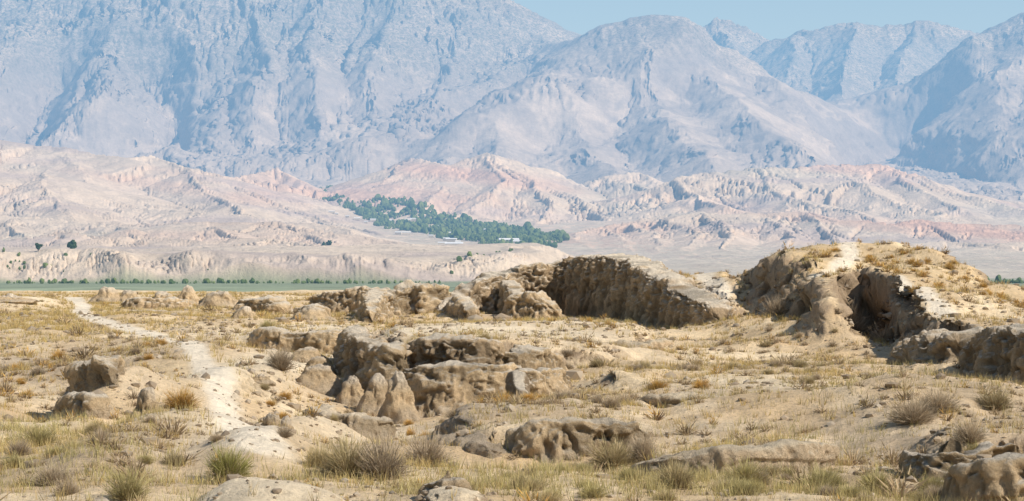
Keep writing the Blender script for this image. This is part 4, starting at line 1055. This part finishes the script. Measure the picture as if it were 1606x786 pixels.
# single trees that stand apart
def far_tree(label, px, d, h, seed, group=None):
    x, y = xy(px, d); z = float(fz(x, y)); o = empty('tree', (x, y, z)); g = np.random.default_rng(seed)
    c = g.normal(0, 1, (26, 3)); c /= np.linalg.norm(c, axis=1, keepdims=True); c = c*g.uniform(.3, 1, (26, 1))*np.array([.42, .42, .42])*h; c[:, 2] += h*.62
    V, Fq, Cc = spread(c, np.full(26, h*.17), colmix(26, (.04,.075,.03), (.07,.11,.045)), ntemp=3, seed=seed, maker=ico1)
    link('crown', mesh_from('crown', V, Fq, Cc, smooth=False), bpy.data.materials['far_leaves'], o)
    bm = bmesh.new(); bmesh.ops.create_cone(bm, segments=7, radius1=h*.045, radius2=h*.02, depth=h*.6, matrix=Matrix.Translation((0, 0, h*.28)))
    me = bpy.data.meshes.new('trunk'); bm.to_mesh(me); bm.free(); a = me.color_attributes.new('tint', 'FLOAT_COLOR', 'POINT'); a.data.foreach_set('color', np.tile(np.array([.12, .09, .06, 1], F32), len(me.vertices)))
    link('trunk', me, mat_plant, o); tag(o, label, 'tree', group)
far_tree('dark rounded tree standing alone on the terrace edge at far left', 112, 2760, 15, 1)
far_tree('small dark tree at the extreme left foot of the terrace', 60, 2700, 11, 2)
for i, (px, d, h) in enumerate(((508,3790,11), (516,3800,13), (525,3790,10), (533,3770,8), (573,3900,7), (590,3880,7))):
    far_tree('little tree of the grove on the pale slope above the terrace', px, d, h, 10+i, 'grove on the pale slope')
# houses
mt_w, nt, out = new_mat('whitewash'); b = N(nt, 'ShaderNodeBsdfPrincipled'); nn = noise(nt, .3, 4); c = mixc(nt, 'MULTIPLY', 1.0, (.62, .55, .46), ramp(nt, nn.outputs['Fac'], ((.3, .8), (.7, 1.05)))); nt.links.new(c, b.inputs['Base Color']); nt.links.new(b.outputs[0], out.inputs[0])
mt_r, nt, out = new_mat('pale_sheet_roof'); b = N(nt, 'ShaderNodeBsdfPrincipled'); nn = noise(nt, .2, 4); c = mixc(nt, 'MULTIPLY', 1.0, (.86, .86, .86), ramp(nt, nn.outputs['Fac'], ((.3, .85), (.7, 1.05)))); nt.links.new(c, b.inputs['Base Color']); b.inputs['Roughness'].default_value = .5; nt.links.new(b.outputs[0], out.inputs[0])
def house_meshes(L, Wd, H, rh):
    bm = bmesh.new(); bmesh.ops.create_cube(bm, size=1, matrix=Matrix.Translation((0, 0, H/2-1)) @ Matrix.Diagonal((L, Wd, H+2, 1)))
    a = bpy.data.meshes.new('wall'); bm.to_mesh(a); bm.free(); a.materials.append(mt_w)
    e_ = .8; v = [(-L/2-e_, -Wd/2-e_, H), (L/2+e_, -Wd/2-e_, H), (L/2+e_, Wd/2+e_, H), (-L/2-e_, Wd/2+e_, H), (-L/2-e_, 0, H+rh), (L/2+e_, 0, H+rh)]
    r = bpy.data.meshes.new('roof'); r.from_pydata(v, [], [(0,1,5,4),(2,3,4,5),(0,4,3),(1,2,5),(3,2,1,0)]); r.update(); r.materials.append(mt_r)
    return a, r
HM = [house_meshes(*p) for p in ((22, 11, 6, 3.2), (30, 12, 6, 3.0), (16, 10, 5, 3), (40, 13, 7, 3.4))]
HS = [(484,318,.8),(520,333,.8),(528,336,.8),(585,346,1),(603,344,1),(612,347,1),(640,347,1.1),(650,345,1),(658,346,1),(625,367,1),(637,367,1),(690,356,.9),(704,367,1),(708,378,1.1),(712,386,1.3),(728,388,1.1),(694,383,.9),(718,381,1),(700,376,.9),(765,362,.9),(798,381,1.5),(812,394,1.2),(560,343,.8),(574,349,.8),(545,340,.7),(668,360,.8),(740,372,.8),(775,388,.8),(850,372,.7),(676,371,.9)]
for i, (px, py, s_) in enumerate(HS):
    dv = np.arange(4350, 7500, 10.); xv = (px-CX)/PXF*dv; yv = CY-(fz(xv, dv)+3)/dv*PXF
    j = np.where(yv >= py)[0]; d = float(dv[j[-1]]) if len(j) else 4600.
    x, y = xy(px, d); o = empty('house', (x, y, float(fz(x, y))+2.5), random.uniform(-.35, .35)); o.scale = (s_*.8,)*3
    a, r = HM[(3 if s_ >= 1.3 else i % 3)]; link('wall', a, None, o); link('roof', r, None, o)
    rows_ = 'lower' if py > 370 else ('middle' if py > 342 else 'upper')
    lab = {20: 'longest white roofed house among the trees, right of the village centre', 21: 'white roofed house at the lower right tip of the village woods', 14: 'broad white roofed house at the lower edge of the village, by the bare slope', 0: 'small pale roofed house highest up the side valley'}.get(i, f'small white roofed house among trees in the {rows_} part of the village')
    tag(o, lab, 'house', None if i in (20, 21, 14, 0) else f'houses in the {rows_} part of the village')
# ================================================================== haze, sky, sun, camera
hz_m, nt, out = new_mat('valley_haze')
SIG = (5.6e-5, .80e-4, 1.10e-4); LINF = (.415, .63, .805)
SIG = tuple(float(v) for v in os.environ.get('SCN_SIG', '%g,%g,%g' % SIG).split(','))
dens = max(SIG)*1.02
va = nt.nodes.new('ShaderNodeVolumeAbsorption'); va.inputs['Density'].default_value = dens
va.inputs['Color'].default_value = (*[1-s/dens for s in SIG], 1)
em = nt.nodes.new('ShaderNodeEmission'); em.inputs['Color'].default_value = (*[s/dens*l for s, l in zip(SIG, LINF)], 1); em.inputs['Strength'].default_value = dens  # the volume glows: emission stands in for sunlight scattered by the haze
ad = nt.nodes.new('ShaderNodeAddShader'); nt.links.new(va.outputs[0], ad.inputs[0]); nt.links.new(em.outputs[0], ad.inputs[1])
nt.links.new(ad.outputs[0], out.inputs['Volume'])
hv = [(x, y, z) for z in (-400, 1440) for y in (1500, 17500) for x in (-12000, 12000)]
hf = [(0,1,3,2),(4,6,7,5),(0,4,5,1),(2,3,7,6),(0,2,6,4),(1,5,7,3)]
me = bpy.data.meshes.new('haze'); me.from_pydata(hv, [], hf); me.update()
bm = bmesh.new(); bm.from_mesh(me); bmesh.ops.recalc_face_normals(bm, faces=bm.faces); bm.to_mesh(me); bm.free()
tag(link('haze', me, hz_m), kind='stuff')

scn = bpy.context.scene
w = bpy.data.worlds.new('World'); scn.world = w; w.use_nodes = True
nt = w.node_tree; bg = nt.nodes['Background']
sky = nt.nodes.new('ShaderNodeTexSky'); sky.sky_type = 'NISHITA'; sky.sun_disc = False
el = math.asin(SUN_DIR[2]); az = math.atan2(SUN_DIR[0], SUN_DIR[1])
sky.sun_elevation = el; sky.sun_rotation = az; sky.altitude = 900; sky.air_density = 1.25; sky.dust_density = .4; sky.ozone_density = 1.2
nt.links.new(sky.outputs[0], bg.inputs[0]); bg.inputs[1].default_value = .11
sl_ = bpy.data.lights.new('sun', 'SUN'); sl_.energy = 5.0; sl_.angle = math.radians(.55); sl_.color = (1, .955, .885)
so = bpy.data.objects.new('sun', sl_); scn.collection.objects.link(so)
so.rotation_euler = Vector(tuple(SUN_DIR)).to_track_quat('Z', 'Y').to_euler()
cam = bpy.data.cameras.new('camera'); co = bpy.data.objects.new('camera', cam); scn.collection.objects.link(co)
cam.sensor_width = 36; cam.lens = 36*PXF/1606; cam.clip_start = .5; cam.clip_end = 60000
co.location = (0, 0, 0); co.rotation_euler = (math.radians(90), 0, 0)
scn.camera = co
scn.view_settings.view_transform = 'Standard'; scn.view_settings.look = 'None'; scn.view_settings.exposure = 0
scn.cycles.use_denoising = True
scn.cycles.max_bounces = 5; scn.cycles.diffuse_bounces = 2; scn.cycles.glossy_bounces = 1; scn.cycles.transparent_max_bounces = 8
scn.cycles.use_adaptive_sampling = True; scn.cycles.adaptive_threshold = .012
scn.render.film_transparent = False
